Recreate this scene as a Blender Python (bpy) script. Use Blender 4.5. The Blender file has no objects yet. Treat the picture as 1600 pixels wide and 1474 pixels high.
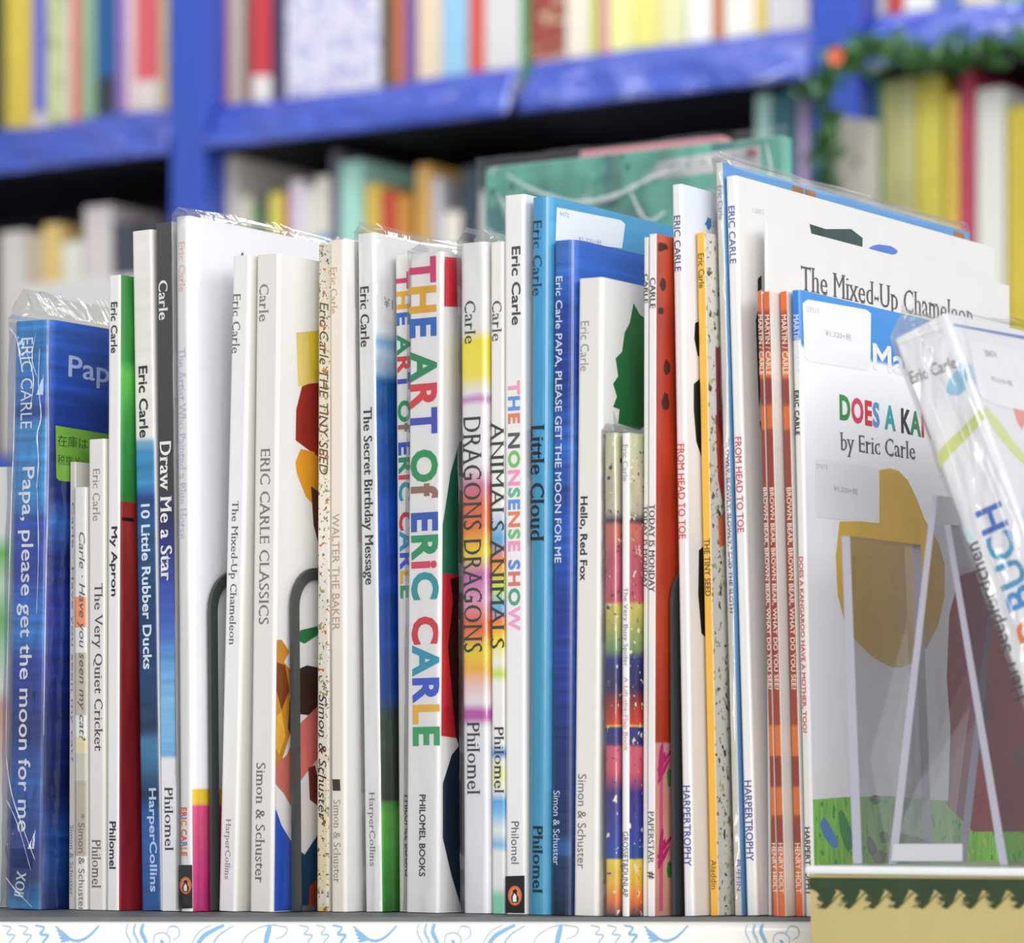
import bpy, bmesh, math, random
from mathutils import Matrix, Vector, noise, geometry

# ------------------------------------------------------------------ camera, world, light, exposure
F, CX, HY = 5900.0, 800.0, 1250.0        # focal length in pixels, image centre column, horizon row (1600x1474)
ZC = 0.95                                 # camera height
TABLE = ZC-0.0482
TH = math.radians(33)
CT, ST = math.cos(TH), math.sin(TH)
sc = bpy.context.scene
C = sc.collection
cd = bpy.data.cameras.new('camera'); cam = bpy.data.objects.new('camera', cd); C.objects.link(cam)
cam.location = (0, 0, ZC); cam.rotation_euler = (math.pi/2, 0, 0)
cd.sensor_width = 36; cd.lens = 36*F/1600; cd.shift_y = (HY-737)/1600; cd.clip_end = 50; cd.clip_start = .05
cd.dof.use_dof = True; cd.dof.focus_distance = 1.63; cd.dof.aperture_fstop = 11.5
sc.camera = cam
sc.view_settings.view_transform = 'Standard'; sc.view_settings.look = 'None'
sc.view_settings.gamma = 1; sc.view_settings.use_curve_mapping = False
sc.view_settings.exposure = 0.0
w = bpy.data.worlds.new('world'); sc.world = w; w.use_nodes = True
w.node_tree.nodes['Background'].inputs[0].default_value = (.93, .95, 1, 1)
w.node_tree.nodes['Background'].inputs[1].default_value = .62
sc.cycles.transparent_max_bounces = 24
def area(name, loc, target, sx, sy, power, col=(1, .98, .95)):
    l = bpy.data.lights.new(name, 'AREA'); l.shape = 'RECTANGLE'; l.size = sx; l.size_y = sy; l.energy = power; l.color = col
    o = bpy.data.objects.new(name, l); C.objects.link(o); o.location = loc
    o.rotation_euler = (Vector(target)-Vector(loc)).to_track_quat('-Z', 'Y').to_euler()
    return o
area('ceiling_light_right', (2.4, -.2, 2.4), (.1, 1.7, 1.0), 2.6, 1.4, 34)
area('front_fill_light', (.32, -1.3, 1.6), (0, 1.7, 1.05), 1.7, 1.0, 60)  # added fill for the book fronts, no such lamp is seen
area('ceiling_light_aisle', (.2, 3.45, 3.0), (.1, 4.1, 1.4), 3.2, .35, 44, (1, 1, 1))

# ------------------------------------------------------------------ helpers
def lin(c):
    return tuple(((v/255)/12.92 if v/255 <= .04045 else ((v/255+.055)/1.055)**2.4) for v in c[:3])+(1,)
MC = {}
def mat(col, rough=.45, key='paint', coat=0.0, bump=0.0, bscale=60, metal=0.0):
    k = (key, tuple(col), rough, coat, bump, metal)
    if k in MC: return MC[k]
    m = bpy.data.materials.new(key); m.use_nodes = True
    nt = m.node_tree; b = nt.nodes['Principled BSDF']
    b.inputs['Base Color'].default_value = lin(col); b.inputs['Roughness'].default_value = rough
    b.inputs['Metallic'].default_value = metal
    if coat: b.inputs['Coat Weight'].default_value = coat; b.inputs['Coat Roughness'].default_value = .12
    # faint mottling so that nothing is a perfectly flat colour
    tc = nt.nodes.new('ShaderNodeTexCoord'); n = nt.nodes.new('ShaderNodeTexNoise'); n.inputs['Scale'].default_value = bscale
    nt.links.new(tc.outputs['Object'], n.inputs['Vector'])
    mx = nt.nodes.new('ShaderNodeMix'); mx.data_type = 'RGBA'; mx.blend_type = 'MULTIPLY'; mx.inputs[0].default_value = .06
    mx.inputs[6].default_value = lin(col); nt.links.new(n.outputs['Fac'], mx.inputs[7]); nt.links.new(mx.outputs[2], b.inputs['Base Color'])
    if bump:
        bp = nt.nodes.new('ShaderNodeBump'); bp.inputs['Strength'].default_value = bump; bp.inputs['Distance'].default_value = .01
        nt.links.new(n.outputs['Fac'], bp.inputs['Height']); nt.links.new(bp.outputs[0], b.inputs['Normal'])
    MC[k] = m
    return m
def bands(stops, h=1.0, key='printed_paper', warp=.0, wscale=20, streak=0.0, sv=(8, 8, 260), rough=.35, const=False,
          flecks=(), fscale=260, fth=.62, coat=.15, axis=2):
    """colour bands up the book (stops = [(fraction of height, colour)]), brushed streaks, printed flecks"""
    m = bpy.data.materials.new(key); m.use_nodes = True
    nt = m.node_tree; N = nt.nodes.new; L = nt.links.new; b = nt.nodes['Principled BSDF']
    b.inputs['Roughness'].default_value = rough; b.inputs['Coat Weight'].default_value = coat; b.inputs['Coat Roughness'].default_value = .1
    tc = N('ShaderNodeTexCoord'); sp = N('ShaderNodeSeparateXYZ'); L(tc.outputs['Object'], sp.inputs[0])
    dv = N('ShaderNodeMath'); dv.operation = 'DIVIDE'; dv.inputs[1].default_value = h; L(sp.outputs[axis], dv.inputs[0])
    n1 = N('ShaderNodeTexNoise'); n1.inputs['Scale'].default_value = wscale; L(tc.outputs['Object'], n1.inputs['Vector'])
    ma = N('ShaderNodeMath'); ma.operation = 'MULTIPLY_ADD'; ma.inputs[1].default_value = warp*2
    L(n1.outputs['Fac'], ma.inputs[0])
    sb = N('ShaderNodeMath'); sb.operation = 'SUBTRACT'; L(dv.outputs[0], sb.inputs[0]); sb.inputs[1].default_value = warp
    L(sb.outputs[0], ma.inputs[2])
    r = N('ShaderNodeValToRGB'); r.color_ramp.interpolation = 'CONSTANT' if const else 'LINEAR'
    st = sorted(stops, key=lambda s: s[0]); e = r.color_ramp.elements
    e[0].position = st[0][0]; e[0].color = lin(st[0][1])
    if len(st) > 1:
        e[1].position = st[-1][0]; e[1].color = lin(st[-1][1])
        for p, c in st[1:-1]:
            q = e.new(p); q.color = lin(c)
    else: e[1].position = 1; e[1].color = lin(st[0][1])
    L(ma.outputs[0], r.inputs[0]); out = r.outputs[0]
    if streak:
        mp = N('ShaderNodeMapping'); mp.inputs['Scale'].default_value = sv; L(tc.outputs['Object'], mp.inputs['Vector'])
        n2 = N('ShaderNodeTexNoise'); n2.inputs['Scale'].default_value = 1; n2.inputs['Detail'].default_value = 5; L(mp.outputs[0], n2.inputs['Vector'])
        mr = N('ShaderNodeMapRange'); mr.inputs[1].default_value = .3; mr.inputs[2].default_value = .7
        mr.inputs[3].default_value = 1-streak; mr.inputs[4].default_value = 1+streak*.8; L(n2.outputs['Fac'], mr.inputs[0])
        mx = N('ShaderNodeMix'); mx.data_type = 'RGBA'; mx.blend_type = 'MULTIPLY'; mx.clamp_result = True
        hs = N('ShaderNodeSeparateColor'); hs.mode = 'HSV'; L(out, hs.inputs[0]); hm = N('ShaderNodeMath'); hm.operation = 'MULTIPLY_ADD'; hm.use_clamp = True
        hm.inputs[1].default_value = 2.4; hm.inputs[2].default_value = .06; L(hs.outputs[1], hm.inputs[0]); L(hm.outputs[0], mx.inputs[0])
        L(out, mx.inputs[6]); L(mr.outputs[0], mx.inputs[7]); out = mx.outputs[2]
    for i, fc in enumerate(flecks):
        n3 = N('ShaderNodeTexNoise'); n3.inputs['Scale'].default_value = fscale*(1+.23*i); n3.inputs['Detail'].default_value = 1.5
        ad = N('ShaderNodeVectorMath'); ad.operation = 'ADD'; ad.inputs[1].default_value = (i*3.7, i*1.3, i*.9)
        L(tc.outputs['Object'], ad.inputs[0]); L(ad.outputs[0], n3.inputs['Vector'])
        g = N('ShaderNodeMapRange'); g.inputs[1].default_value = fth; g.inputs[2].default_value = fth+.04; L(n3.outputs['Fac'], g.inputs[0])
        mx = N('ShaderNodeMix'); mx.data_type = 'RGBA'; L(g.outputs[0], mx.inputs[0]); L(out, mx.inputs[6]); mx.inputs[7].default_value = lin(fc); out = mx.outputs[2]
    L(out, b.inputs['Base Color'])
    return m
def clear(key, tint=(1, 1, 1), base=.04, edge=.5, rough=.06, bump=.0, bscale=120):
    m = bpy.data.materials.new(key); m.use_nodes = True; nt = m.node_tree; N = nt.nodes.new; L = nt.links.new
    nt.nodes.clear(); o = N('ShaderNodeOutputMaterial'); t = N('ShaderNodeBsdfTransparent'); g = N('ShaderNodeBsdfGlossy')
    t.inputs[0].default_value = tint+(1,); g.inputs['Roughness'].default_value = rough
    lw = N('ShaderNodeLayerWeight'); lw.inputs[0].default_value = .35
    ma = N('ShaderNodeMath'); ma.operation = 'MULTIPLY_ADD'; ma.inputs[1].default_value = edge; ma.inputs[2].default_value = base
    L(lw.outputs['Fresnel'], ma.inputs[0]); mx = N('ShaderNodeMixShader'); L(ma.outputs[0], mx.inputs[0]); L(t.outputs[0], mx.inputs[1]); L(g.outputs[0], mx.inputs[2])
    if bump:
        tc = N('ShaderNodeTexCoord'); n = N('ShaderNodeTexNoise'); n.inputs['Scale'].default_value = bscale; n.inputs['Detail'].default_value = 3; n.inputs['Distortion'].default_value = 1.5
        mp = N('ShaderNodeMapping'); mp.inputs['Scale'].default_value = (1, 1, .35); L(tc.outputs['Object'], mp.inputs[0]); L(mp.outputs[0], n.inputs['Vector'])
        bp = N('ShaderNodeBump'); bp.inputs['Strength'].default_value = bump; bp.inputs['Distance'].default_value = .004
        L(n.outputs['Fac'], bp.inputs['Height']); L(bp.outputs[0], g.inputs['Normal']); L(bp.outputs[0], lw.inputs['Normal'])
    L(mx.outputs[0], o.inputs[0]); return m

def mesh_obj(name, verts, faces, mats, parent=None, midx=None, label=None, smooth=False):
    me = bpy.data.meshes.new(name); me.from_pydata([tuple(v) for v in verts], [], faces)
    for m in (mats if isinstance(mats, (list, tuple)) else [mats]): me.materials.append(m)
    if midx: me.polygons.foreach_set('material_index', midx)
    if smooth: me.polygons.foreach_set('use_smooth', [True]*len(me.polygons))
    me.update()
    o = bpy.data.objects.new(name, me); C.objects.link(o)
    if parent: o.parent = parent
    if label: o['label'] = label
    return o
def tag(o, label, cat, group=None, kind=None):
    if label: o['label'] = label
    if cat: o['category'] = cat
    if group: o['group'] = group
    if kind: o['kind'] = kind
    return o
def empty(name, M, label, cat, group=None):
    o = bpy.data.objects.new(name, None); C.objects.link(o); o.empty_display_size = .02
    o.matrix_world = M
    return tag(o, label, cat, group)
def boxvf(x0, x1, y0, y1, z0, z1):
    v = [(x, y, z) for z in (z0, z1) for y in (y0, y1) for x in (x0, x1)]
    return v, [(0, 2, 3, 1), (4, 5, 7, 6), (0, 1, 5, 4), (2, 6, 7, 3), (0, 4, 6, 2), (1, 3, 7, 5)]
def box_obj(name, b, m, parent=None, bevel=0.0, label=None):
    o = mesh_obj(name, *boxvf(*b), m, parent, label=label)
    if bevel:
        bm = bmesh.new(); bm.from_mesh(o.data)
        bmesh.ops.bevel(bm, geom=bm.edges[:], offset=bevel, segments=3, affect='EDGES', profile=.5); bm.to_mesh(o.data); bm.free()
    return o
def xh(px): return (px-CX)/F
def zh(py): return (HY-py)/F
def ray(px, py): return Vector((xh(px), 1, zh(py)))
CAM = Vector((0, 0, ZC))
RZ = Matrix.Rotation(-TH, 4, 'Z')
class Frame:
    """a local frame standing in the world: pixels can be traced onto its faces"""
    def __init__(s, P, lean=0, yaw=TH):
        s.M = Matrix.Translation(P) @ Matrix.Rotation(-yaw, 4, 'Z') @ Matrix.Rotation(lean, 4, 'Y'); s.I = s.M.inverted(); s.P = Vector(P); s.yaw = yaw
    def hit(s, px, py, axis, val):
        o = s.I @ CAM; d = s.I.to_3x3() @ ray(px, py); k = (val-o[axis])/d[axis]; return o+d*k
    def pix(s, v):
        q = s.M @ Vector(v)-CAM; return (CX+F*q.x/q.y, HY-F*q.z/q.y)

# ------------------------------------------------------------------ lettering
TXT = {}
def text_geo(body, style):
    """outline glyphs as flat polygons; serif styles get thin horizontals and feet"""
    k = (body, style)
    if k in TXT: return TXT[k]
    cu = bpy.data.curves.new('lettering', 'FONT'); cu.body = body; cu.resolution_u = 3
    bold = {'sans': 0.0, 'sansb': .022, 'sansm': .01, 'serif': .005, 'serifb': .020, 'chunk': .04, 'hand': .0}[style]
    if style == 'hand': cu.shear = .25
    if style in ('serif', 'serifb'): cu.space_character = 1.06
    if style == 'chunk': cu.space_character = 1.12
    for i in range(len(body)): cu.body_format[i].material_index = i
    ob = bpy.data.objects.new('lettering', cu); C.objects.link(ob)
    for i in range(len(body)): cu.materials.append(None)
    dg = bpy.context.evaluated_depsgraph_get(); me = bpy.data.meshes.new_from_object(ob.evaluated_get(dg))
    bpy.data.objects.remove(ob); bpy.data.curves.remove(cu)
    bm = bmesh.new(); bm.from_mesh(me); bpy.data.meshes.remove(me)
    bmesh.ops.remove_doubles(bm, verts=bm.verts, dist=1e-5)
    if True:
        nrm = {}; add = []; arms = []; ser = style in ('serif', 'serifb')
        for e in bm.edges:
            if len(e.link_faces) != 1: continue
            a, b = e.verts; d = b.co-a.co
            if d.length < 1e-6: continue
            n = Vector((d.y, -d.x, 0)).normalized()
            c = e.link_faces[0].calc_center_median()
            if n.dot(c-a.co) > 0: n = -n
            for v in (a, b): nrm.setdefault(v, Vector()); nrm[v] = nrm[v]+n
            if not ser: continue
            if abs(d.x) < .004 and .05 < abs(d.y) < .11 and c.y > -.02: arms.append((a.co.x, min(a.co.y, b.co.y), max(a.co.y, b.co.y), 1 if n.x > 0 else -1, e.link_faces[0].material_index))
            if abs(d.y) < .012 and .05 < abs(d.x) < .17:
                x0, x1 = sorted((a.co.x, b.co.x)); y = a.co.y
                if not .55 < y < .66: add.append((x0, x1, y, -1 if n.y > 0 else 1, e.link_faces[0].material_index))
        for v, n in nrm.items():
            if n.length < .05: continue
            l = n.length/2; n.normalize(); mm = bold/max(.6, l); v.co.x += n.x*mm; v.co.y += n.y*mm
            if ser: v.co.y -= n.y*.028; v.co.x += n.x*.010
        for x, y0, y1, s, mi in arms:
            ya, yb = max(0, y0-.06), min(.682, y1+.06)
            q = [bm.verts.new(p+(0,)) for p in ((x-.035*s, y0), (x+.004*s, ya), (x+.004*s, yb), (x-.035*s, y1))]
            f = bm.faces.new(q if s > 0 else q[::-1]); f.material_index = mi
        for x0, x1, y, s, mi in add:
            q = [bm.verts.new((x, yy, 0)) for x, yy in ((x0-.072, y), (x1+.072, y), (x1+.072, y+s*.030), (x0-.072, y+s*.030))]
            f = bm.faces.new(q if s > 0 else q[::-1]); f.material_index = mi
    vs = [v.co.copy() for v in bm.verts]; bm.verts.index_update()
    fs = [tuple(v.index for v in f.verts) for f in bm.faces]; mi = [f.material_index for f in bm.faces]; bm.free()
    xs = [v.x for v in vs]; ys = [v.y for v in vs]; bb = (min(xs), max(xs), min(ys), max(ys))
    TXT[k] = (vs, fs, mi, bb); return TXT[k]
def put_text(B, face, body, S, E, hpx, col, style='sans', name='title_lettering', layer=2, jitter=0, mats=None):
    """face: 'spine' (plane y=0) or 'cover' (plane x=t); S, E = pixels of the ends of the line's centre"""
    fr = B['fr']; off = .00007*layer
    ax, val = (1, -off) if face == 'spine' else (0, B['t']+off)
    hor = 0 if face == 'spine' else 1
    a = fr.hit(S[0], S[1], ax, val); b = fr.hit(E[0], E[1], ax, val)
    d = Vector((b[hor]-a[hor], b.z-a.z)); Ln = d.length; d.normalize(); up = Vector((-d.y, d.x))
    k = math.cos(fr.yaw) if face == 'spine' else math.sin(fr.yaw)
    hl = hpx*fr.P.y/F/math.sqrt((up.x*k)**2+up.y**2)
    vs, fs, mi, bb = text_geo(body, style)
    out = []
    sx = Ln/(bb[1]-bb[0]); sy = hl/(bb[3]-bb[2]); cy = (bb[2]+bb[3])/2
    for v in vs:
        p = Vector((a[hor], a.z))+d*((v.x-bb[0])*sx)+up*((v.y-cy)*sy)
        out.append((p.x, val, p.y) if face == 'spine' else (val, p.x, p.y))
    if not mats: mats = [mat(col, .5, 'ink')]; mi = [0]*len(fs)
    else:
        n = len(mats); idx = {}; q = 0
        for i, ch in enumerate(body):
            idx[i] = q % n
            if ch != ' ': q += 1
        mi = [idx.get(i, 0) for i in mi]
    return mesh_obj(name, out, fs, mats, B.get('stk') if name == 'sticker_lettering' and B.get('stk') else B.get('cov') or B['root'], mi)
def spine_text(B, body, y0, y1, hpx, col, style='sans', name='title_lettering', fx=.5, **kw):
    fr = B['fr']
    def at(y):
        z0, z1 = 0.0, B['h']
        p0, p1 = fr.pix((fx*B['t'], 0, z0)), fr.pix((fx*B['t'], 0, z1))
        k = (y-p0[1])/(p1[1]-p0[1]); return (p0[0]+(p1[0]-p0[0])*k, y)
    return put_text(B, 'spine', body, at(y0), at(y1), hpx, col, style, name, **kw)
def decal(B, face, pts, m, name='printed_shape', layer=1):
    fr = B['fr']; off = .00007*layer
    ax, val = (1, -off) if face == 'spine' else (0, B['t']+off)
    out = []
    for px, py in pts:
        p = fr.hit(px, py, ax, val)
        if face == 'spine': p.x = min(max(p.x, 0.0003), B['t']-.0003)
        else: p.y = min(max(p.y, .0012), B['D']-.001)
        p.z = min(max(p.z, .0004), B['h']-.0004); out.append(p)
    tri = geometry.tessellate_polygon([out])
    o = mesh_obj(name, out, [tuple(t) for t in tri], m, B['root'] if name == 'price_sticker' else B.get('cov') or B['root'])
    if name == 'price_sticker': B['stk'] = o
    return o
def blob(cx, cy, rx, ry, n=14, j=.15, seed=0, rot=0):
    r = random.Random(seed); o = []
    for i in range(n):
        a = i*2*math.pi/n; k = 1+r.uniform(-j, j); x, y = rx*k*math.cos(a), ry*k*math.sin(a)
        o.append((cx+x*math.cos(rot)-y*math.sin(rot), cy+x*math.sin(rot)+y*math.cos(rot)))
    return o

# ------------------------------------------------------------------ books
PAGE = bands([(0, (226, 220, 205))], key='page_edges', streak=.12, sv=(2600, 30, 30), rough=.8, coat=0)
FILM = clear('clear_film', base=.03, edge=.38, rough=.06, bump=.10, bscale=40)
FILMC = clear('crinkled_film', base=.035, edge=.42, rough=.07, bump=.2, bscale=60)
def cover_geo(t, h, D, wt, r, seg, z0=0.0):
    def path(i):
        x0, x1, y0 = i, t-i, i; rr = max(r-i, 1e-5)
        p = [(x0, D)]
        for k in range(seg+1):
            a = math.pi/2*k/seg; p.append((x0+rr-rr*math.cos(a), y0+rr-rr*math.sin(a)))
        for k in range(seg+1):
            a = math.pi/2*k/seg; p.append((x1-rr+rr*math.sin(a), y0+rr-rr*math.cos(a)))
        p.append((x1, D)); return p
    A, Bp = path(0), path(wt); n = len(A); v = []; f = []; mi = []
    for z in (z0, h):
        v += [(x, y, z) for x, y in A]; v += [(x, y, z) for x, y in Bp]
    for i in range(n-1):
        m = 0 if i < n-2-seg//2 else 1
        if i == 0: m = 2
        f += [(i, i+1, 2*n+i+1, 2*n+i), (n+i+1, n+i, 3*n+i, 3*n+i+1), (i+1, i, n+i, n+i+1), (2*n+i, 2*n+i+1, 3*n+i+1, 3*n+i)]
        mi += [m, 3, m, m]
    for a in (0, n-1):
        f.append((a, n+a, 3*n+a, 2*n+a) if a else (a, 2*n+a, 3*n+a, n+a)); mi.append(0)
    return v, f, mi
LINER = mat((232, 230, 224), .7, 'cover_lining')
def make_book(label, fr, t, h, D, spine, front, back=None, hard=True, r=None, seg=6, group=None, name='picture_book', cat='book'):
    root = empty(name, fr.M, label, cat, group)
    wt = min(.0022, t*.2) if hard else min(.0004, t*.15)
    if r is None: r = .0018 if hard else .0007
    r = min(r, t*.45)
    v, f, mi = cover_geo(t, h, D, wt, r, seg)
    cov = mesh_obj('cover', v, f, [spine, front, back or spine, LINER], root, mi)
    ins = .0035 if hard else .0004
    box_obj('page_block', (wt+.0001, t-wt-.0001, wt+.0003, D-ins, ins, h-ins), PAGE, root)
    return dict(root=root, fr=fr, t=t, h=h, D=D, cov=cov)
pp = [-9.0, 0, 0]; ROW = []
def row_book(label, xb, wpx, xt, yt, Yd, spine, front, D=.235, hard=True, gap=0.0009, r=None, tpx=None, name='picture_book', geo_only=False):
    k = xh(xb)*CT-ST
    X0 = xh(xb); rx, rz = xh(xt), zh(yt)
    def solve(Y):
        A = (Y*rx-X0*Y)/(CT+ST*rx); return math.atan2(A, (Y-A*ST)*rz+(ZC-TABLE)), math.hypot(A, (Y-A*ST)*rz+(ZC-TABLE))
    Y = Yd
    for _ in range(8):
        lean, h = solve(Y)
        if pp[0] > -8:
            need = pp[0]+gap+max(0, min(h, pp[2])*(math.tan(pp[1])-math.tan(lean)))
            Y = min(Yd, need/k)
    p = Y*k; X = X0*Y; xw = xh(xb+wpx)
    t = (xw*Y-X)/(CT+xw*ST)
    z = TABLE+max(0, t*math.sin(lean))+.0002
    fr = Frame((X, Y, z), lean)
    pp[:] = [p+t/math.cos(lean)+z*0, lean, h]
    ROW.append((round(Y, 3), round(t*1000, 1), round(math.degrees(lean), 2)))
    if geo_only: return fr, t, h
    b = make_book(label, fr, t, h, D, spine, front, hard=hard, r=r, group='picture books standing in the front row', name=name)
    return b
def sleeve(B, ext=.008, amp=.0012, seed=0, crinkle=False, lo=0.0, rows=46, name='plastic_sleeve', back=True):
    """loose clear film bag round a book: closed loop in plan, crumpled, pinched above the top edge"""
    t, h, D = B['t'], B['h'], B['D']; g = .0003; P = []; rr_ = random.Random(seed)
    if crinkle: rows = 30
    def seg(a, b, n):
        for i in range(n): P.append((a[0]+(b[0]-a[0])*i/n, a[1]+(b[1]-a[1])*i/n))
    c = [(-g, D), (-g, -.0008), (t+g, -.0008), (t+g, D)]
    seg(c[0], c[1], 16); seg(c[1], c[2], 9); seg(c[2], c[3], 26); seg(c[3], c[0], 3)
    n = len(P); v = []; off = seed*7.3
    cx, cy = t/2, D/2
    for j in range(rows+7):
        if j <= rows: z = .0006+lo+(h+.0008-lo)*j/rows; q = 0
        else: q = (j-rows)/6; z = h+.0008+ext*q
        for i, (x, y) in enumerate(P):
            nx = -1 if x < 0 else (1 if x > t else 0); ny = -1 if y < 0 else 0
            nv = noise.noise(Vector((x*60+off, y*40, z*35)))+.6*noise.noise(Vector((x*190+off, y*130+3, z*120)))
            ridge = max(0, 1-abs(nv)*2.4)
            edge = 1 if (z > h*.93 or z < h*.12) else .45
            a = amp*ridge*edge
            if nx: a = min(a, .0002) if (y > .01 or nx < 0 or not crinkle) else a*.5
            X, Y_ = x+nx*a, y+ny*(a*1.1+(rr_.random()*amp*.22 if crinkle else 0))
            if q:
                X = cx+(X-cx)*(1-.72*q)+.0012*q*noise.noise(Vector((y*45+off, q, 1)))
                zz = z+.45*ext*q*noise.noise(Vector((x*40, y*22+off, 5)))
            else: zz = z
            v.append((X, Y_, zz))
    f = []
    for j in range(rows+6):
        for i in range(n):
            i2 = (i+1) % n; f.append((j*n+i, j*n+i2, (j+1)*n+i2, (j+1)*n+i))
    return mesh_obj(name, v, f, FILMC if crinkle else FILM, B['root'], smooth=not crinkle)
def ink(c): return mat(c, .5, 'ink')
def emblem(B, cx, cy, w, hh, bg=(28, 26, 30), part='publisher_mark'):
    """black block with an orange oval and a small black and white bird"""
    a, b, c = ink(bg), ink((226, 112, 50)), ink((245, 245, 245))
    decal(B, 'spine', [(cx-w*2, cy-hh), (cx+w*2, cy-hh), (cx+w*2, cy+hh), (cx-w*2, cy+hh)], a, 'mark_block', 2)
    decal(B, 'spine', blob(cx, cy-2, w*.36, w*.52, 20, 0), b, 'mark_oval', 3)
    decal(B, 'spine', blob(cx, cy-2, w*.27, w*.42, 20, 0), mat((232, 140, 90), .5, 'ink'), 'mark_oval', 4)
    decal(B, 'spine', [(cx-w*.15, cy+w*.3), (cx-w*.2, cy), (cx-w*.1, cy-w*.2), (cx-w*.12, cy-w*.34), (cx+w*.02, cy-w*.42), (cx+w*.12, cy-w*.34), (cx+w*.1, cy-w*.15), (cx+w*.2, cy+w*.05), (cx+w*.15, cy+w*.3)], ink((25, 25, 28)), 'mark_bird', 5)
    decal(B, 'spine', [(cx-w*.1, cy+w*.25), (cx-w*.12, cy), (cx-w*.02, cy-w*.2), (cx+w*.08, cy-w*.05), (cx+w*.08, cy+w*.25)], c, 'mark_bird', 6)

CREASE_GLINT = bpy.data.materials.new('film_crease_glint'); CREASE_GLINT.use_nodes = True
_n = CREASE_GLINT.node_tree; _b = _n.nodes['Principled BSDF']; _b.inputs['Base Color'].default_value = (.9, .93, .97, 1); _b.inputs['Roughness'].default_value = .15; _b.inputs['Alpha'].default_value = .62  # whitened so that each film fold carries a painted highlight
def crease_glint(B, face, pts, wd=.0005, off=.0030):
    """a folded ridge of the film, its highlight put in as a white ribbon standing off the book"""
    fr = B['fr']; ax, val = (1, -off) if face == 'spine' else (0, B['t']+off); ho = 0 if face == 'spine' else 1
    P = []
    n = len(pts)
    for i in range(n-1):
        p0, p1, p2, p3 = pts[max(i-1, 0)], pts[i], pts[i+1], pts[min(i+2, n-1)]
        for k in range(6):
            t = k/6; P.append(tuple(.5*(2*p1[j]+(p2[j]-p0[j])*t+(2*p0[j]-5*p1[j]+4*p2[j]-p3[j])*t*t+(3*p1[j]-p0[j]-3*p2[j]+p3[j])*t**3) for j in (0, 1)))
    P.append(pts[-1]); Q = [fr.hit(x, y, ax, val) for x, y in P]; v = []; f = []; r = random.Random(len(P)+int(P[0][0]))
    for i, q in enumerate(Q):
        a, b = Q[max(i-1, 0)], Q[min(i+1, len(Q)-1)]; d = Vector((b[ho]-a[ho], b.z-a.z)).normalized()
        ww = wd*math.sin(math.pi*(i+.3)/len(Q))**.5*r.uniform(.45, 1.2)/2
        l = q.copy(); m = q.copy(); l[ho] -= d.y*ww; l.z += d.x*ww; m[ho] += d.y*ww; m.z -= d.x*ww
        top = q.copy(); top[ax] += (-1 if face == 'spine' else 1)*ww*1.3; v += [l, top, m]
    for i in range(len(Q)-1):
        for k in (0, 1): a = 3*i+k; f.append((a, a+1, a+4, a+3))
    mesh_obj('film_crease_glint', v, f, CREASE_GLINT, B['root'], smooth=True)

# ------------------------------------------------------------------ setting: floor, wall
FLM = bands([(0, (176, 170, 160))], key='floor_vinyl', streak=.08, sv=(3, 3, 3), rough=.35)
tag(box_obj('floor', (-3.5, 4.5, -1.5, 6.5, -.05, 0), FLM), None, None, kind='structure')
fb = Frame((0, 4.3, 0))
def bgpt(px, off=0.0):      # local x along the back bookcase for a pixel column at depth offset off
    fr = fb; v = fr.hit(px, HY, 1, off); return v.x
wb = box_obj('wall_back', (-3.2, 2.6, .42, .5, 0, 2.9), mat((205, 205, 210), .8, 'wall_paint'))
wb.matrix_world = fb.M; tag(wb, None, None, kind='structure')

# ------------------------------------------------------------------ back bookcase
BLUE = mat((48, 82, 188), .32, 'blue_laminate', coat=.3)
BAY_SHADE = mat((14, 16, 34), .6, 'bay_shade_navy')  # near-black navy: the shade inside the bays is put into this colour
def film_blue():
    m = bpy.data.materials.new('blue_card_under_film'); m.use_nodes = True; nt = m.node_tree; N = nt.nodes.new; L = nt.links.new; b = nt.nodes['Principled BSDF']
    b.inputs['Base Color'].default_value = lin((38, 72, 182)); b.inputs['Roughness'].default_value = .35
    b.inputs['Coat Weight'].default_value = 1; b.inputs['Coat Roughness'].default_value = .2; b.inputs['Coat IOR'].default_value = 1.9
    tc = N('ShaderNodeTexCoord'); mp = N('ShaderNodeMapping'); mp.inputs['Scale'].default_value = (5, 1, 20); mp.inputs['Rotation'].default_value = (0, .3, 0)
    n = N('ShaderNodeTexNoise'); n.inputs['Scale'].default_value = 1; n.inputs['Detail'].default_value = 3; n.inputs['Distortion'].default_value = 1.2
    L(tc.outputs['Object'], mp.inputs[0]); L(mp.outputs[0], n.inputs['Vector'])
    bp = N('ShaderNodeBump'); bp.inputs['Strength'].default_value = 1; bp.inputs['Distance'].default_value = .07
    L(n.outputs['Fac'], bp.inputs['Height']); L(bp.outputs[0], b.inputs['Coat Normal']); return m
FB = film_blue()
ZS = [.06, .44, .80, 0, 0]
Z1 = ZC+.781        # underside of the lip seen across the picture
LIPH = .060
SHELF_TOP = Z1+.022
ZLOW = Z1-.385
bc = empty('blue_bookcase', fb.M, 'tall blue bookcase behind the front row, shelf edges covered in clear film', 'bookcase')
posts = [(-620, -560), (266, 320), (1268, 1342), (2230, 2300)]
px_post = []
for a, b in posts:
    x0, x1 = bgpt(a), bgpt(b); px_post.append((x0, x1))
    box_obj('upright', (x0, x1, 0, .33, 0, 2.45), BLUE, bc, .002)
XL, XR = px_post[0][1], px_post[3][0]
box_obj('back_panel', (XL, XR, .31, .325, .05, 2.45), BAY_SHADE, bc)
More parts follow.
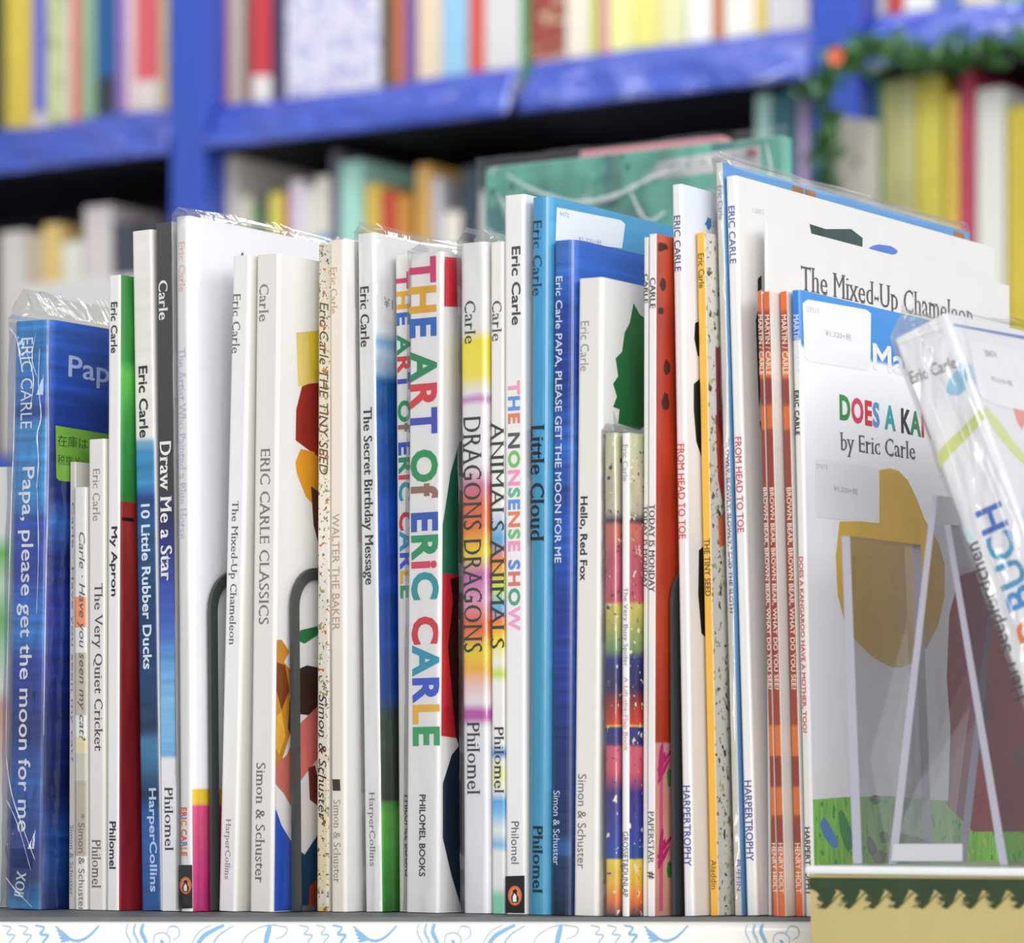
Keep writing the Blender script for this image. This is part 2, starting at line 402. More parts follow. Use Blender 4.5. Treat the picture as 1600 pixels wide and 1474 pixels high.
for i in range(3):
    x0, x1 = px_post[i][1]+.0005, px_post[i+1][0]-.0005
    for z in (.08, ZLOW-.4, ZLOW, SHELF_TOP, SHELF_TOP+.42):
        box_obj('shelf_board', (x0, x1, .012, .309, z-.020, z), BAY_SHADE if z in (ZLOW, SHELF_TOP) else BLUE, bc)  # the boards in view take the bay shade colour, the others stay blue
def lip(x0, x1, zb, hh, seed, tilt=.02, droop=0.0):
    nx, nz = max(12, int((x1-x0)*90)), 10; v = []
    for s in (0, 1):
        for j in range(nz+1):
            for i in range(nx+1):
                u = i/nx; q = j/nz; x = x0+(x1-x0)*u
                z = zb+hh*q*(1-droop*u)+.004*noise.noise(Vector((x*9+seed, q*.5, 2)))*q
                y = -.004+tilt*q-.011*max(0, 1-abs(noise.noise(Vector((x*16+seed*3+z*30, z*22, seed))))*3.0)*math.sin(math.pi*min(1, q*1.1+.05))
                v.append((x, y+(0 if s == 0 else .003), z))
    f = []; st = nx+1; o = st*(nz+1)
    for j in range(nz):
        for i in range(nx):
            a = j*st+i; f += [(a, a+1, a+st+1, a+st), (o+a, o+a+st, o+a+st+1, o+a+1)]
    for i in range(nx): a = i; f.append((a, o+a, o+a+1, a+1)); a = nz*st+i; f.append((a, a+1, o+a+1, o+a))
    for j in range(nz):
        for e in (0, nx):
            a = j*st+e; f.append((a, a+st, o+a+st, o+a) if e == 0 else (a, o+a, o+a+st, a+st))
    return mesh_obj('shelf_lip', v, f, FB, bc, smooth=True)
lip(px_post[0][1]+.002, px_post[1][0]-.002, Z1, LIPH, 1, .026)
lip(px_post[1][1]+.002, bgpt(795), Z1, LIPH*.95, 2, .03)
lip(bgpt(812), px_post[2][0]-.002, Z1, LIPH*1.02, 3, .03)
lip(px_post[2][1]+.004, px_post[3][0]-.002, Z1+.004, LIPH, 4, .03)
for i in range(3): lip(px_post[i][1]+.002, px_post[i+1][0]-.002, ZLOW-.022, LIPH, 6+i, .026)
ORD = ['first', 'second', 'third', 'fourth', 'fifth', 'sixth', 'seventh', 'eighth', 'ninth', 'tenth', 'eleventh', 'twelfth', 'thirteenth', 'fourteenth', 'fifteenth', 'sixteenth',
       'seventeenth', 'eighteenth', 'nineteenth', 'twentieth', 'twenty-first', 'twenty-second', 'twenty-third', 'twenty-fourth', 'twenty-fifth', 'twenty-sixth', 'twenty-seventh', 'twenty-eighth']
rb = random.Random(4)
def bg_book(label, x0, x1, ztop, zbot, col, col2=None, y0=None, D=None, group=None, split=.3, lean=0, pattern=None):
    y = .040 if y0 is None else y0
    a, b = bgpt(x0, y)+.0004, bgpt(x1, y)-.0004
    for q0, q1 in px_post:
        if a < q0 < b+.004: b = min(b, q0-.0015)
        if a-.004 < q1 < b: a = max(a, q1+.0015)
    fr = Frame(fb.M @ Vector((a, y, zbot+.0003)), lean)
    h = ztop-zbot; t = b-a
    if pattern: s = bands([(0, col)], key='printed_spine', flecks=pattern, fscale=60, fth=.56, streak=.05, sv=(40, 40, 40))
    elif col2: s = bands([(0, col2), (split, col)], h=h, key='printed_spine', const=True, warp=.02)
    else: s = bands([(0, col), (1, tuple(min(255, int(c*1.05)) for c in col))], h=h, key='printed_spine', streak=.06, sv=(30, 30, 60))
    return make_book(label, fr, t, h, D or rb.uniform(.19, .24), s, s, hard=True, r=.001, seg=2, group=group, name='shelved_book')
def zof(py, px, y=.040):    # world height of a pixel on the books' front plane
    v = fb.hit(px, py, 1, y); return v.z
def bay(where, rows, ztop_default, zbot, group):
    for i, rw in enumerate(rows):
        x0, x1, top, cname, col = rw[:5]; kw = rw[5] if len(rw) > 5 else {}
        zt = ztop_default+rb.uniform(-.015, .02) if top is None else min(zof(top, (x0+x1)/2), Z1-.003)
        bg_book(f'blurred {cname} book, {ORD[i]} in {where}', x0, x1, zt, zbot, col, group=group, **kw)
T0 = SHELF_TOP; HT = T0+.27
bay('upper left bay', [
    (-7, 8, None, 'dark olive', (90, 90, 50)), (9, 50, None, 'mustard yellow', (214, 190, 74)), (51, 71, None, 'violet blue with white base', (104, 108, 205), dict(col2=(215, 205, 215), split=.22)),
    (72, 102, None, 'pale green speckled', (205, 212, 160), dict(pattern=[(150, 170, 110)])), (103, 110, None, 'slim white', (225, 220, 215)),
    (111, 125, None, 'salmon red', (222, 118, 104)), (126, 149, None, 'grey green', (140, 178, 146)), (150, 180, None, 'deep teal blue', (24, 92, 150), dict(col2=(45, 60, 75), split=.35)),
    (181, 196, None, 'purple', (150, 118, 190)), (197, 211, None, 'pinkish white', (228, 205, 205)), (212, 247, None, 'rose red with white base', (228, 98, 112), dict(col2=(232, 220, 215), split=.3)),
    (248, 263, None, 'beige', (205, 184, 152))], HT, T0, 'blurred books on the upper shelf')
bay('upper middle bay', [
    (322, 356, None, 'coral pink', (230, 118, 110)), (357, 381, None, 'warm grey', (184, 174, 160)), (382, 392, None, 'slim brown', (132, 82, 72)),
    (393, 423, None, 'bright red with white base', (206, 62, 70), dict(col2=(232, 228, 225), split=.25)), (424, 444, None, 'dark purple', (62, 56, 88)),
    (446, 594, None, 'wide lavender patterned face-out', (208, 208, 228), dict(pattern=[(170, 165, 215), (235, 230, 240)], D=.02)),
    (596, 612, None, 'dark brown green', (92, 84, 62)), (613, 632, None, 'orange brown', (190, 110, 80)), (633, 650, None, 'plum purple', (118, 92, 158)),
    (652, 690, None, 'cream', (228, 208, 184)), (691, 731, None, 'light blue', (150, 198, 228)), (733, 755, None, 'brick red', (218, 92, 80)),
    (757, 813, None, 'light grey', (214, 212, 212)), (815, 826, None, 'slim green', (60, 152, 92)), (828, 881, None, 'red brown with beige stripes', (152, 70, 60), dict(pattern=[(205, 180, 150)])),
    (884, 922, None, 'ivory', (232, 224, 206)), (923, 935, None, 'lime green', (192, 204, 60)), (936, 949, None, 'slim pink', (225, 150, 165)), (951, 990, None, 'pale yellow', (234, 234, 160)),
    (991, 1030, None, 'cream yellow striped', (232, 226, 130)), (1031, 1072, None, 'pale straw', (226, 224, 176)), (1074, 1112, None, 'clean white', (238, 238, 236)), (1114, 1130, None, 'orange brown slim', (192, 112, 52)),
    (1131, 1180, None, 'broad white', (236, 232, 226)), (1181, 1196, None, 'golden yellow', (226, 204, 92)), (1198, 1264, None, 'silver grey', (212, 208, 212))], HT, T0, 'blurred books on the upper shelf')
bay('upper right bay', [
    (1346, 1384, None, 'pale grey', (212, 208, 208)), (1386, 1410, None, 'red', (196, 70, 70)), (1412, 1460, None, 'white', (230, 230, 228)), (1462, 1500, None, 'blue', (90, 120, 190)),
    (1502, 1560, None, 'cream', (225, 215, 190)), (1562, 1610, None, 'green', (120, 160, 110))], HT, T0, 'blurred books on the upper shelf')
bay('lower left bay', [
    (0, 40, 362, 'grey cream', (208, 203, 198)), (42, 66, 366, 'tan', (196, 178, 156)), (67, 94, 350, 'golden cream', (224, 196, 120)), (96, 128, 378, 'ivory', (222, 222, 208)),
    (131, 174, 322, 'tall pale grey', (216, 206, 204)), (177, 212, 348, 'dark slate', (66, 74, 82)), (214, 250, 352, 'charcoal', (60, 70, 72))], HT, ZLOW, 'blurred books on the lower shelf')
bay('lower middle bay', [
    (324, 344, 250, 'tall pale grey', (206, 202, 200)), (345, 370, 240, 'tall warm white', (216, 208, 200)), (372, 392, 308, 'cream', (222, 216, 198)), (393, 402, 318, 'green', (110, 160, 90)),
    (403, 418, 300, 'dark grey', (88, 96, 92)), (420, 443, 302, 'yellow', (222, 210, 96)), (444, 452, 305, 'slim red', (178, 56, 60)), (453, 474, 282, 'lilac white', (222, 212, 226)),
    (475, 491, 295, 'white', (232, 228, 220)), (492, 515, 276, 'ivory over light blue', (232, 228, 214), dict(col2=(120, 175, 215), split=.8)), (516, 530, 236, 'grey purple', (106, 98, 116)),
    (531, 566, 252, 'mint', (168, 220, 208)), (570, 594, 288, 'gold', (216, 184, 84)), (597, 618, 300, 'red', (196, 70, 56)), (619, 642, 305, 'orange brown', (198, 138, 60)), (650, 673, 258, 'honey brown', (208, 164, 92)),
    (675, 690, 278, 'silver', (192, 192, 198)), (692, 720, 332, 'cream white', (228, 222, 208)), (722, 748, 262, 'dark slate', (54, 68, 80)), (752, 774, 300, 'white', (220, 220, 220)), (1180, 1204, 142, 'tall mint white', (176, 216, 208)), (1205, 1244, 146, 'tall dark teal', (48, 110, 122)), (1246, 1264, 158, 'lilac', (190, 165, 205))], HT, ZLOW, 'blurred books on the lower shelf')
bay('lower right bay', [
    (1346, 1368, 190, 'light cream', (210, 204, 194)), (1370, 1378, 118, 'slim green', (122, 182, 136)), (1379, 1404, 114, 'pale olive', (206, 204, 136)), (1405, 1430, 110, 'cream green', (208, 208, 150)), (1432, 1472, 104, 'bright yellow', (222, 212, 92)),
    (1478, 1497, 148, 'gold', (228, 200, 90)), (1499, 1523, 102, 'crimson', (192, 70, 98)), (1526, 1570, 138, 'white', (228, 232, 222)), (1574, 1625, 166, 'mustard', (210, 192, 66))], HT, ZLOW, 'blurred books on the lower shelf')
# pale boards shown face-out low on the left, and a leaning cream one by the right post
fo = Frame(fb.M @ Vector((bgpt(30, -.10), -.10, ZLOW-.36)), 0)
rz = empty('pale_display_board', fo.M, 'large pale grey display board blurred behind the far left books', 'board')
zt = fb.hit(100, 440, 1, -.10).z-(ZLOW-.36)
box_obj('panel', (0, bgpt(262, -.1)-bgpt(30, -.1), 0, .012, 0, zt), mat((218, 217, 216), .5, 'pale_card'), rz, .002)
box_obj('foot', (0.02, .32, -.03, .05, -(ZLOW-.36), 0), mat((200, 200, 200), .5, 'pale_card'), rz)
fl = Frame(fb.M @ Vector((bgpt(1296, -.03), -.03, ZLOW+.04)), .0)
lb = empty('face_out_book', fl.M, 'cream grey face-out book in front of the right blue post', 'book')
ztl = fb.hit(1330, 176, 1, -.03).z-(ZLOW+.04)
tw = bgpt(1366, -.03)-bgpt(1296, -.03)
mesh_obj('cover', [(0, 0, 0), (tw, 0, 0), (tw, 0, ztl-.012), (0, 0, ztl), (0, .012, 0), (tw, .012, 0), (tw, .012, ztl-.012), (0, .012, ztl)],
         [(0, 1, 2, 3), (4, 7, 6, 5), (0, 4, 5, 1), (3, 2, 6, 7), (0, 3, 7, 4), (1, 5, 6, 2)], mat((208, 202, 192), .45, 'printed_paper'), lb)

# leafy garland along the right shelf and post
def garland():
    r = random.Random(9)
    P = []
    path = [(1296, 330), (1288, 262), (1300, 205), (1285, 150), (1312, 92), (1345, 84), (1400, 78), (1450, 90), (1500, 84), (1550, 76), (1640, 62), (1700, 60)]
    pts = [fb.hit(px, py, 1, -.062) for px, py in path]
    root = empty('leaf_garland', fb.M, 'green leafy garland with orange flower hung along the right shelf edge and post', 'garland')
    v = []; f = []
    line = []
    for a, b in zip(pts, pts[1:]):
        for k in range(8): line.append(a.lerp(b, k/8))
    for p in line:      # stem: little square tube
        for dx, dz in ((-.0015, 0), (0, -.0015), (.0015, 0), (0, .0015)): v.append((p.x+dx, p.y, p.z+dz))
    for i in range(len(line)-1):
        for k in range(4): f.append((i*4+k, i*4+(k+1) % 4, i*4+4+(k+1) % 4, i*4+4+k))
    mesh_obj('stem', v, f, mat((70, 90, 50), .6, 'stem'), root)
    v = []; f = []
    for p in line:
        for k in range(9):
            c = p+Vector((r.gauss(0, .009), r.gauss(-.003, .006), r.gauss(0, .009)))
            a = Vector((r.gauss(0, 1), r.gauss(0, 1), r.gauss(0, 1))).normalized(); b = a.cross(Vector((r.gauss(0, 1), r.gauss(0, 1), r.gauss(0, 1)))).normalized()
            L_ = r.uniform(.007, .013); W = L_*.38; n = len(v); nn = a.cross(b)*L_*.15
            v += [c-a*L_, c-b*W+nn, c+a*L_, c+b*W+nn, c]
            f += [(n, n+1, n+4), (n+1, n+2, n+4), (n+2, n+3, n+4), (n+3, n, n+4)]
    o = mesh_obj('foliage', v, f, bands([(0, (70, 118, 58))], key='leaf_green', streak=.35, sv=(90, 90, 90)), root); o['kind'] = 'stuff'
    v = []; f = []; c = fb.hit(1308, 88, 1, -.082)
    for k in range(6):
        a = k*math.pi/3; u = Vector((math.cos(a), -.35, math.sin(a)))*.010; s = Vector((-math.sin(a), 0, math.cos(a)))*.005; n = len(v)
        v += [c, c+u*.6+s, c+u, c+u*.6-s]; f.append((n, n+1, n+2, n+3))
    mesh_obj('flower', v, f, mat((235, 110, 60), .5, 'petal'), root)
garland()

# ------------------------------------------------------------------ display table
def prism(name, poly, z0, z1, m, parent=None, mi=None):
    n = len(poly); v = [(x, y, z0) for x, y in poly]+[(x, y, z1) for x, y in poly]
    f = [tuple(range(n))[::-1], tuple(range(n, 2*n))]+[(i, (i+1) % n, n+(i+1) % n, n+i) for i in range(n)]
    return mesh_obj(name, v, f, m, parent)
YE = 1.548
PC = -.722                       # the table ends along this line, left of the khaki box
def on_cut(Y): return (PC+Y*ST)/CT
tb = empty('display_table', Matrix.Translation((-.2, 1.9, 0)), 'white topped display table carrying the front row of picture books', 'table')
TI = Matrix.Translation((.2, -1.9, 0))
def tpoly(pts): return [(x+.2, y-1.9) for x, y in pts]
TOPM = mat((96, 100, 102), .55, 'tabletop_grey', bump=.2)  # dark grey over the whole top, front edge shows above the fascia
prism('tabletop', tpoly([(-.75, YE+.0036), (on_cut(YE+.0036), YE+.0036), (on_cut(2.45), 2.45), (-.75, 2.45)]), TABLE-.02, TABLE-.0001, TOPM, tb)
# fascia: white board with a rolled upper edge
R_ = .0035; prof = [(YE+.0035, TABLE-.0019)]+[(YE+R_-R_*math.sin(a*math.pi/12), TABLE-.0019-R_+R_*math.cos(a*math.pi/12)) for a in range(0, 7)]+[(YE, TABLE-.05), (YE+.0035, TABLE-.05)]
v = []; xe = on_cut(YE)-.001
for x in (-.75, xe): v += [(x+.2, y-1.9, z) for y, z in prof]
n = len(prof); f = [(i, (i+1) % n, n+(i+1) % n, n+i) for i in range(n)]+[tuple(range(n))[::-1], tuple(range(n, 2*n))]
WH = mat((238, 236, 230), .35, 'white_board', coat=.2)
fas = mesh_obj('fascia', v, f, WH, tb)
prism('base_cabinet', tpoly([(-.72, YE+.05), (on_cut(YE+.05)-.03, YE+.05), (on_cut(2.4)-.03, 2.4), (-.72, 2.4)]), 0, TABLE-.0205, mat((214, 212, 208), .5, 'cabinet_paint'), tb)
# pale blue pen drawing on the fascia
RC = [0]
def ribbon(pts, wd, verts, faces):
    P = []; RC[0] = (RC[0]+1) % 12
    n = len(pts)
    for i in range(n-1):
        p0, p1, p2, p3 = pts[max(i-1, 0)], pts[i], pts[i+1], pts[min(i+2, n-1)]
        for k in range(5):
            t = k/5; P.append(tuple(.5*(2*p1[j]+(p2[j]-p0[j])*t+(2*p0[j]-5*p1[j]+4*p2[j]-p3[j])*t*t+(3*p1[j]-p0[j]-3*p2[j]+p3[j])*t**3) for j in (0, 1)))
    P.append(pts[-1]); b = len(verts)
    for i, p in enumerate(P):
        q0, q1 = P[max(i-1, 0)], P[min(i+1, len(P)-1)]; dx, dy = q1[0]-q0[0], q1[1]-q0[1]; l = math.hypot(dx, dy) or 1
        ww = wd*(.55+.45*math.sin(math.pi*i/max(1, len(P)-1)))/2
        for s in (-1, 1):
            px, py = p[0]-dy/l*ww*s, p[1]+dx/l*ww*s
            py = max(py, 1442.5); Y = YE-.0001-.00002*RC[0]
            verts.append((xh(px)*Y+.2, Y-1.9, ZC+zh(py)*Y))
    for i in range(len(P)-1): a = b+2*i; faces.append((a, a+1, a+3, a+2))
dv, df, lv, lf = 'd', 0, 'l', 0
def doodle(o):
    def R(pts, wd=2.2, V=lv, Fc=lf):
        if o+max(p[0] for p in pts) < -20 or o+max(p[0] for p in pts) > 1350: return
        vv, ff = [], []; ribbon([(o+x, y) for x, y in pts], wd, vv, ff)
        mesh_obj('brush_stroke' if V == dv else 'pen_line', vv, ff, mat((128, 176, 214) if V == dv else (156, 188, 212), .5, 'blue_ink'), tb)
    for k in (0, 12, 24): R([(k, 1444), (k-3, 1456), (k+2, 1468), (k+8, 1482)], 2+k*.18, *((dv, df) if k == 24 else (lv, lf)))
    R([(40, 1478), (42, 1462), (56, 1458), (66, 1468), (60, 1482)]); R([(60, 1460), (66, 1448), (78, 1450), (80, 1462), (70, 1470)])
    R([(50, 1470), (54, 1472), (52, 1476)], 4, dv, df)
    R([(104, 1484), (120, 1462), (150, 1446)], 7, dv, df); R([(100, 1474), (112, 1456), (130, 1446)]); R([(128, 1484), (142, 1462), (165, 1447)], 3)
    R([(175, 1482), (186, 1462), (210, 1448), (232, 1445)], 1.8); R([(222, 1446), (218, 1462), (214, 1480)], 8, dv, df); R([(228, 1446), (248, 1450), (244, 1462), (230, 1468)])
    for k in range(3):
        R([(268+k*26, 1446), (282+k*26, 1450), (276+k*26, 1460), (288+k*26, 1462), (280+k*26, 1474), (284+k*26, 1484)], 2.6 if k < 2 else 4, *((dv, df) if k == 2 else (lv, lf)))
    for k in range(5): R([(352+k*2, 1448+k*6), (368, 1462+k*2), (376, 1468)], 4, dv, df)
    R([(360, 1456), (380, 1470), (400, 1466), (420, 1447)], 4.5, dv, df)
for o in (-265, 200, 655, 1168): doodle(o)

# ------------------------------------------------------------------ the front row, left to right
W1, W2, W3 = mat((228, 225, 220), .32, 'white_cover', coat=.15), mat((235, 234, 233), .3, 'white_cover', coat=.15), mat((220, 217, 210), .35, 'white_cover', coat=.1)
def g(c): return bands([(0, c)], key='painted_paper', streak=.22, sv=(60, 60, 25))
BK = (38, 38, 42); GR = (120, 118, 116)
fle = row_book('pale green and white striped book at the far left edge, mostly out of frame', -70, 78, -58, 735, 1.70,
               bands([(0, (196, 200, 196)), (.25, (224, 226, 220)), (.5, (214, 160, 140)), (.55, (226, 232, 226)), (.72, (120, 190, 110)), (.8, (205, 226, 200)), (.88, (110, 195, 90)), (.93, (228, 232, 228))], h=.18, warp=.02), W3)
BLS = [(0, (58, 130, 190)), (.05, (22, 48, 110)), (.12, (28, 60, 140)), (.22, (38, 96, 180)), (.30, (24, 44, 120)), (.42, (26, 60, 160)), (.47, (50, 128, 208)), (.53, (40, 100, 200)), (.57, (30, 60, 160)),
       (.66, (36, 80, 180)), (.70, (58, 140, 206)), (.82, (60, 142, 206)), (.84, (30, 62, 150)), (.88, (52, 120, 196)), (1, (48, 132, 200))]
pap_s = bands(BLS, h=.258, const=False, warp=.012, streak=.35, sv=(10, 10, 300))
pap_c = bands([(0, (20, 50, 110)), (.1, (30, 80, 160)), (.2, (16, 34, 96)), (.35, (20, 40, 120)), (.5, (28, 60, 160)), (.6, (22, 44, 128)), (.66, (40, 110, 200)), (.7, (18, 40, 120)), (.8, (22, 50, 140)), (.9, (34, 86, 190)), (1, (30, 106, 214))], h=.258, warp=.02, streak=.4, sv=(10, 10, 260))
B = row_book('film-wrapped blue book with large white spine title and green price sticker', 5, 60, 18, 505, 1.66, pap_s, pap_c, r=.005)
spine_text(B, 'ERIC CARLE', 528, 670, 20, (225, 232, 240), 'sans', 'author_lettering', fx=.42)
spine_text(B, 'Papa, please get the moon for me', 730, 1300, 27, (232, 234, 240), 'sansm', fx=.45)
put_text(B, 'spine', 'XOll', (34, 1362), (29, 1402), 16, (215, 225, 235), 'serifb', 'publisher_mark')
put_text(B, 'cover', 'Papa', (107, 577), (192, 592), 44, (190, 208, 240), 'sansm', 'cover_lettering')
decal(B, 'cover', [(87, 665), (200, 684), (200, 765), (92, 751), (88, 746)], mat((134, 196, 70), .5, 'sticker_paper'), 'price_sticker', 2)
put_text(B, 'cover', '在庫は現品', (90, 688), (168, 698), 18, (64, 96, 48), 'sans', 'sticker_lettering', layer=3)
put_text(B, 'cover', '税抜 ¥', (90, 718), (124, 722), 16, (64, 96, 48), 'sans', 'sticker_lettering', layer=3)
sleeve(B, .011, .0035, 1, True)
for w_, pts in [(.0007, [(62, 545), (60, 600), (64, 650), (58, 680), (60, 722), (57, 765)]), (.0005, [(40, 545), (52, 590), (47, 640)]), (.0005, [(23, 600), (21, 700), (17, 800), (12, 1000), (9, 1180)]), (.0007, [(9, 1180), (18, 1240), (38, 1300), (55, 1345)]),
                (.0005, [(10, 1250), (28, 1290), (48, 1360)]), (.0006, [(8, 1370), (25, 1392), (50, 1418)]), (.0008, [(14, 512), (26, 530), (34, 575)]), (.0004, [(56, 520), (50, 560), (58, 590)]), (.0004, [(58, 765), (60, 860), (57, 960)])]: crease_glint(B, 'spine', pts, w_)
crease_glint(B, 'cover', [(74, 540), (76, 700), (72, 900), (68, 1150)], .0006, .0012)
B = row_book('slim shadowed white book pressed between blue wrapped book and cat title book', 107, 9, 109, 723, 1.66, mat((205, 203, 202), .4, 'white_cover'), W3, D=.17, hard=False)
spine_text(B, 'Carle · Have you seen my cat?', 785, 1190, 5, (110, 112, 124), 'sans'); spine_text(B, 'Simon & Schuster', 1290, 1400, 6, GR, 'sans', 'publisher_lettering')
catm = bands([(0, (228, 224, 218)), (.125, (186, 176, 160)), (.30, (200, 196, 186)), (.36, (222, 208, 170)), (.40, (224, 226, 224)), (.45, (190, 180, 164)), (.60, (224, 222, 220)), (.66, (232, 150, 110)), (.73, (226, 224, 220))], h=.187, const=True, warp=.008, streak=.1)
B = row_book('short thin book with patchy beige and orange spine and hand-drawn title', 115, 21, 114, 763, 1.66, catm, W3, D=.19)
spine_text(B, 'Carle · Have you seen my cat?', 832, 1158, 13, (96, 92, 90), 'hand', fx=.6)
spine_text(B, '* Simon & Schuster', 1272, 1425, 11, (120, 116, 110), 'sans', 'publisher_lettering', fx=.6)
B = row_book('white book with grey serif title, third shortest at the left of the row', 137, 27, 137, 688, 1.66, W1, W3, D=.2)
spine_text(B, 'Eric Carle', 733, 814, 12, (150, 146, 142), 'serif', 'author_lettering'); spine_text(B, 'The Very Quiet Cricket', 912, 1174, 18, (84, 80, 72), 'serif', fx=.55)
spine_text(B, 'Philomel', 1312, 1388, 15, (110, 106, 104), 'serif', 'publisher_lettering', fx=.5)
apc = bands([(0, (142, 34, 48)), (.30, (122, 30, 36)), (.60, (150, 50, 48)), (.637, (150, 48, 40)), (.64, (52, 128, 62)), (.76, (66, 158, 76)), (.84, (96, 190, 84)), (.86, (60, 146, 72)), (1, (48, 132, 58))], h=.278, streak=.25, sv=(120, 120, 30))
B = row_book('white spined book with green over red cover and bold black title', 165, 21, 168, 432, 1.68, W2, apc)
decal(B, 'cover', [(188, 808), (209, 810), (209, 816), (188, 813)], ink((24, 22, 22)), 'printed_line')
spine_text(B, 'Eric Carle', 472, 552, 11, (66, 62, 64), 'sansb', 'author_lettering'); spine_text(B, 'My Apron', 823, 932, 13, (40, 40, 44), 'sansb', fx=.5); spine_text(B, 'Philomel', 1284, 1358, 11, (50, 50, 54), 'sansb', 'publisher_lettering')
duk = bands([(0, (44, 88, 150)), (.14, (44, 92, 160)), (.17, (22, 44, 80)), (.24, (70, 130, 170)), (.26, (30, 56, 84)), (.32, (30, 66, 110)), (.42, (26, 58, 104)), (.55, (30, 84, 130)), (.60, (36, 76, 148)), (.62, (60, 140, 190)), (.665, (60, 136, 188)), (.682, (140, 190, 216)), (.685, (232, 229, 224))], h=.299, warp=.004, streak=.3, sv=(30, 30, 160))
B = row_book('tall book, white upper spine over deep blue water with bubbly white title', 220, 32, 205, 363, 1.67, duk, W2)
spine_text(B, 'Eric Carle', 572, 684, 15, (56, 54, 56), 'sansb', 'author_lettering', fx=.48); spine_text(B, '10 Little Rubber Ducks', 788, 1046, 15, (214, 228, 244), 'sansb', fx=.5); spine_text(B, 'HarperCollins', 1232, 1394, 16, (180, 205, 235), 'sansb', 'publisher_lettering', fx=.6)
stm = bands([(0, (230, 230, 232)), (.218, (232, 232, 236)), (.22, (120, 180, 226)), (.30, (130, 188, 230)), (.36, (96, 156, 216)), (.40, (70, 106, 190)), (.47, (54, 76, 168)), (.52, (40, 54, 130)), (.58, (46, 46, 60)), (.585, (52, 58, 110)), (.60, (60, 60, 62)), (1, (72, 74, 74))], h=.301, warp=.004, streak=.22, sv=(20, 20, 260))
B = row_book('tall book fading from charcoal to light blue spine with bold white serif title', 252, 26, 243, 350, 1.66, stm, W2, r=.001)
spine_text(B, 'Carle', 438, 500, 15, (226, 226, 228), 'serifb', 'author_lettering', fx=.42); spine_text(B, 'Draw Me a Star', 690, 908, 19, (236, 236, 240), 'serifb', fx=.48); spine_text(B, 'Philomel', 1230, 1330, 14, (60, 60, 66), 'serif', 'publisher_lettering', fx=.5)
artc = bands([(0, (188, 40, 116)), (.05, (206, 50, 128)), (.12, (220, 84, 130)), (.150, (226, 70, 140)), (.153, (240, 206, 50)), (.172, (240, 206, 50)), (.174, (250, 250, 255))], h=.303, streak=.08, sv=(60, 60, 200), warp=.001)  # upper white raised to make up for weak light on this cover
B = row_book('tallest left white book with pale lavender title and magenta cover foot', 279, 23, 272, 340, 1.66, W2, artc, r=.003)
spine_text(B, 'Eric Carle', 378, 456, 11, (236, 190, 190), 'serif', 'author_lettering'); spine_text(B, 'The Artist Who Painted a Blue Horse', 544, 842, 13, (200, 196, 226), 'serif', fx=.45)
spine_text(B, 'ERIC CARLE', 1262, 1338, 10, None, 'chunk', 'author_lettering', fx=.4, mats=[ink(c) for c in ((220, 110, 60), (230, 80, 90), (120, 130, 200), (230, 150, 60))])
emblem(B, 290, 1386, 26, 34)
put_text(B, 'cover', 'A', (374, 399), (384, 401), 11, (60, 60, 80), 'serif', 'cover_lettering')
sleeve(B, .004, .0008, 2)
# bookends: rounded metal loops on a flat foot
MET = mat((58, 63, 64), .42, 'dark_metal', coat=.2)
def bookend(label, xb, wpx, xt, yt, Yd, dep, bar=.005):
    fr, t, h = row_book('', xb, wpx, xt, yt, Yd, None, None, geo_only=True, gap=.0012)
    t = .0016; pp[0] = pp[0]+.0010
    root = empty('bookend', fr.M, label, 'bookend', 'metal bookends in the front row')
    R = .018; outer = [(0, 0)]; outer += [(R-R*math.cos(a*math.pi/16), h-R+R*math.sin(a*math.pi/16)) for a in range(9)]
    outer += [(dep-R+R*math.sin(a*math.pi/16), h-R+R*math.cos(a*math.pi/16)) for a in range(9)]+[(dep, 0)]
    ri = R-bar
    inner = [(bar, 0)]+[(R-ri*math.cos(a*math.pi/16), h-R+ri*math.sin(a*math.pi/16)) for a in range(9)]+[(dep-R+ri*math.sin(a*math.pi/16), h-R+ri*math.cos(a*math.pi/16)) for a in range(9)]+[(dep-bar, 0)]
    n = len(outer); v = []
    for x in (0, t): v += [(x, y, z+.0002) for y, z in outer]+[(x, y, z+.0002) for y, z in inner]
    f = []
    for i in range(n-1):
        f += [(i, i+1, n+i+1, n+i), (2*n+i, 3*n+i, 3*n+i+1, 2*n+i+1), (i, 2*n+i, 2*n+i+1, i+1), (n+i, n+i+1, 3*n+i+1, 3*n+i)]
    mesh_obj('frame', v, f, MET, root)
    box_obj('foot', (-.0001, .0016, .004, dep-.004, 0.0001, .0025), MET, root)
bookend('dark metal bookend beside the magenta-footed white book', 328, 4, 324, 892, 1.66, .12)
B = row_book('plain white book leaning right, small grey serif title in the middle', 340, 28, 363, 402, 1.66, W2, W1)
spine_text(B, 'Eric Carle', 460, 552, 13, (110, 108, 106), 'serif', 'author_lettering', fx=.3); spine_text(B, 'The Mixed-Up Chameleon', 783, 1008, 14, (92, 92, 92), 'serif', fx=.42); spine_text(B, 'HarperCollins', 1280, 1374, 11, (140, 140, 140), 'serif', 'publisher_lettering', fx=.45)
clm = W2
B = row_book('wide white book with thin capital serif title and colourful tree and bird cover', 389, 36, 400, 400, 1.67, W1, clm)
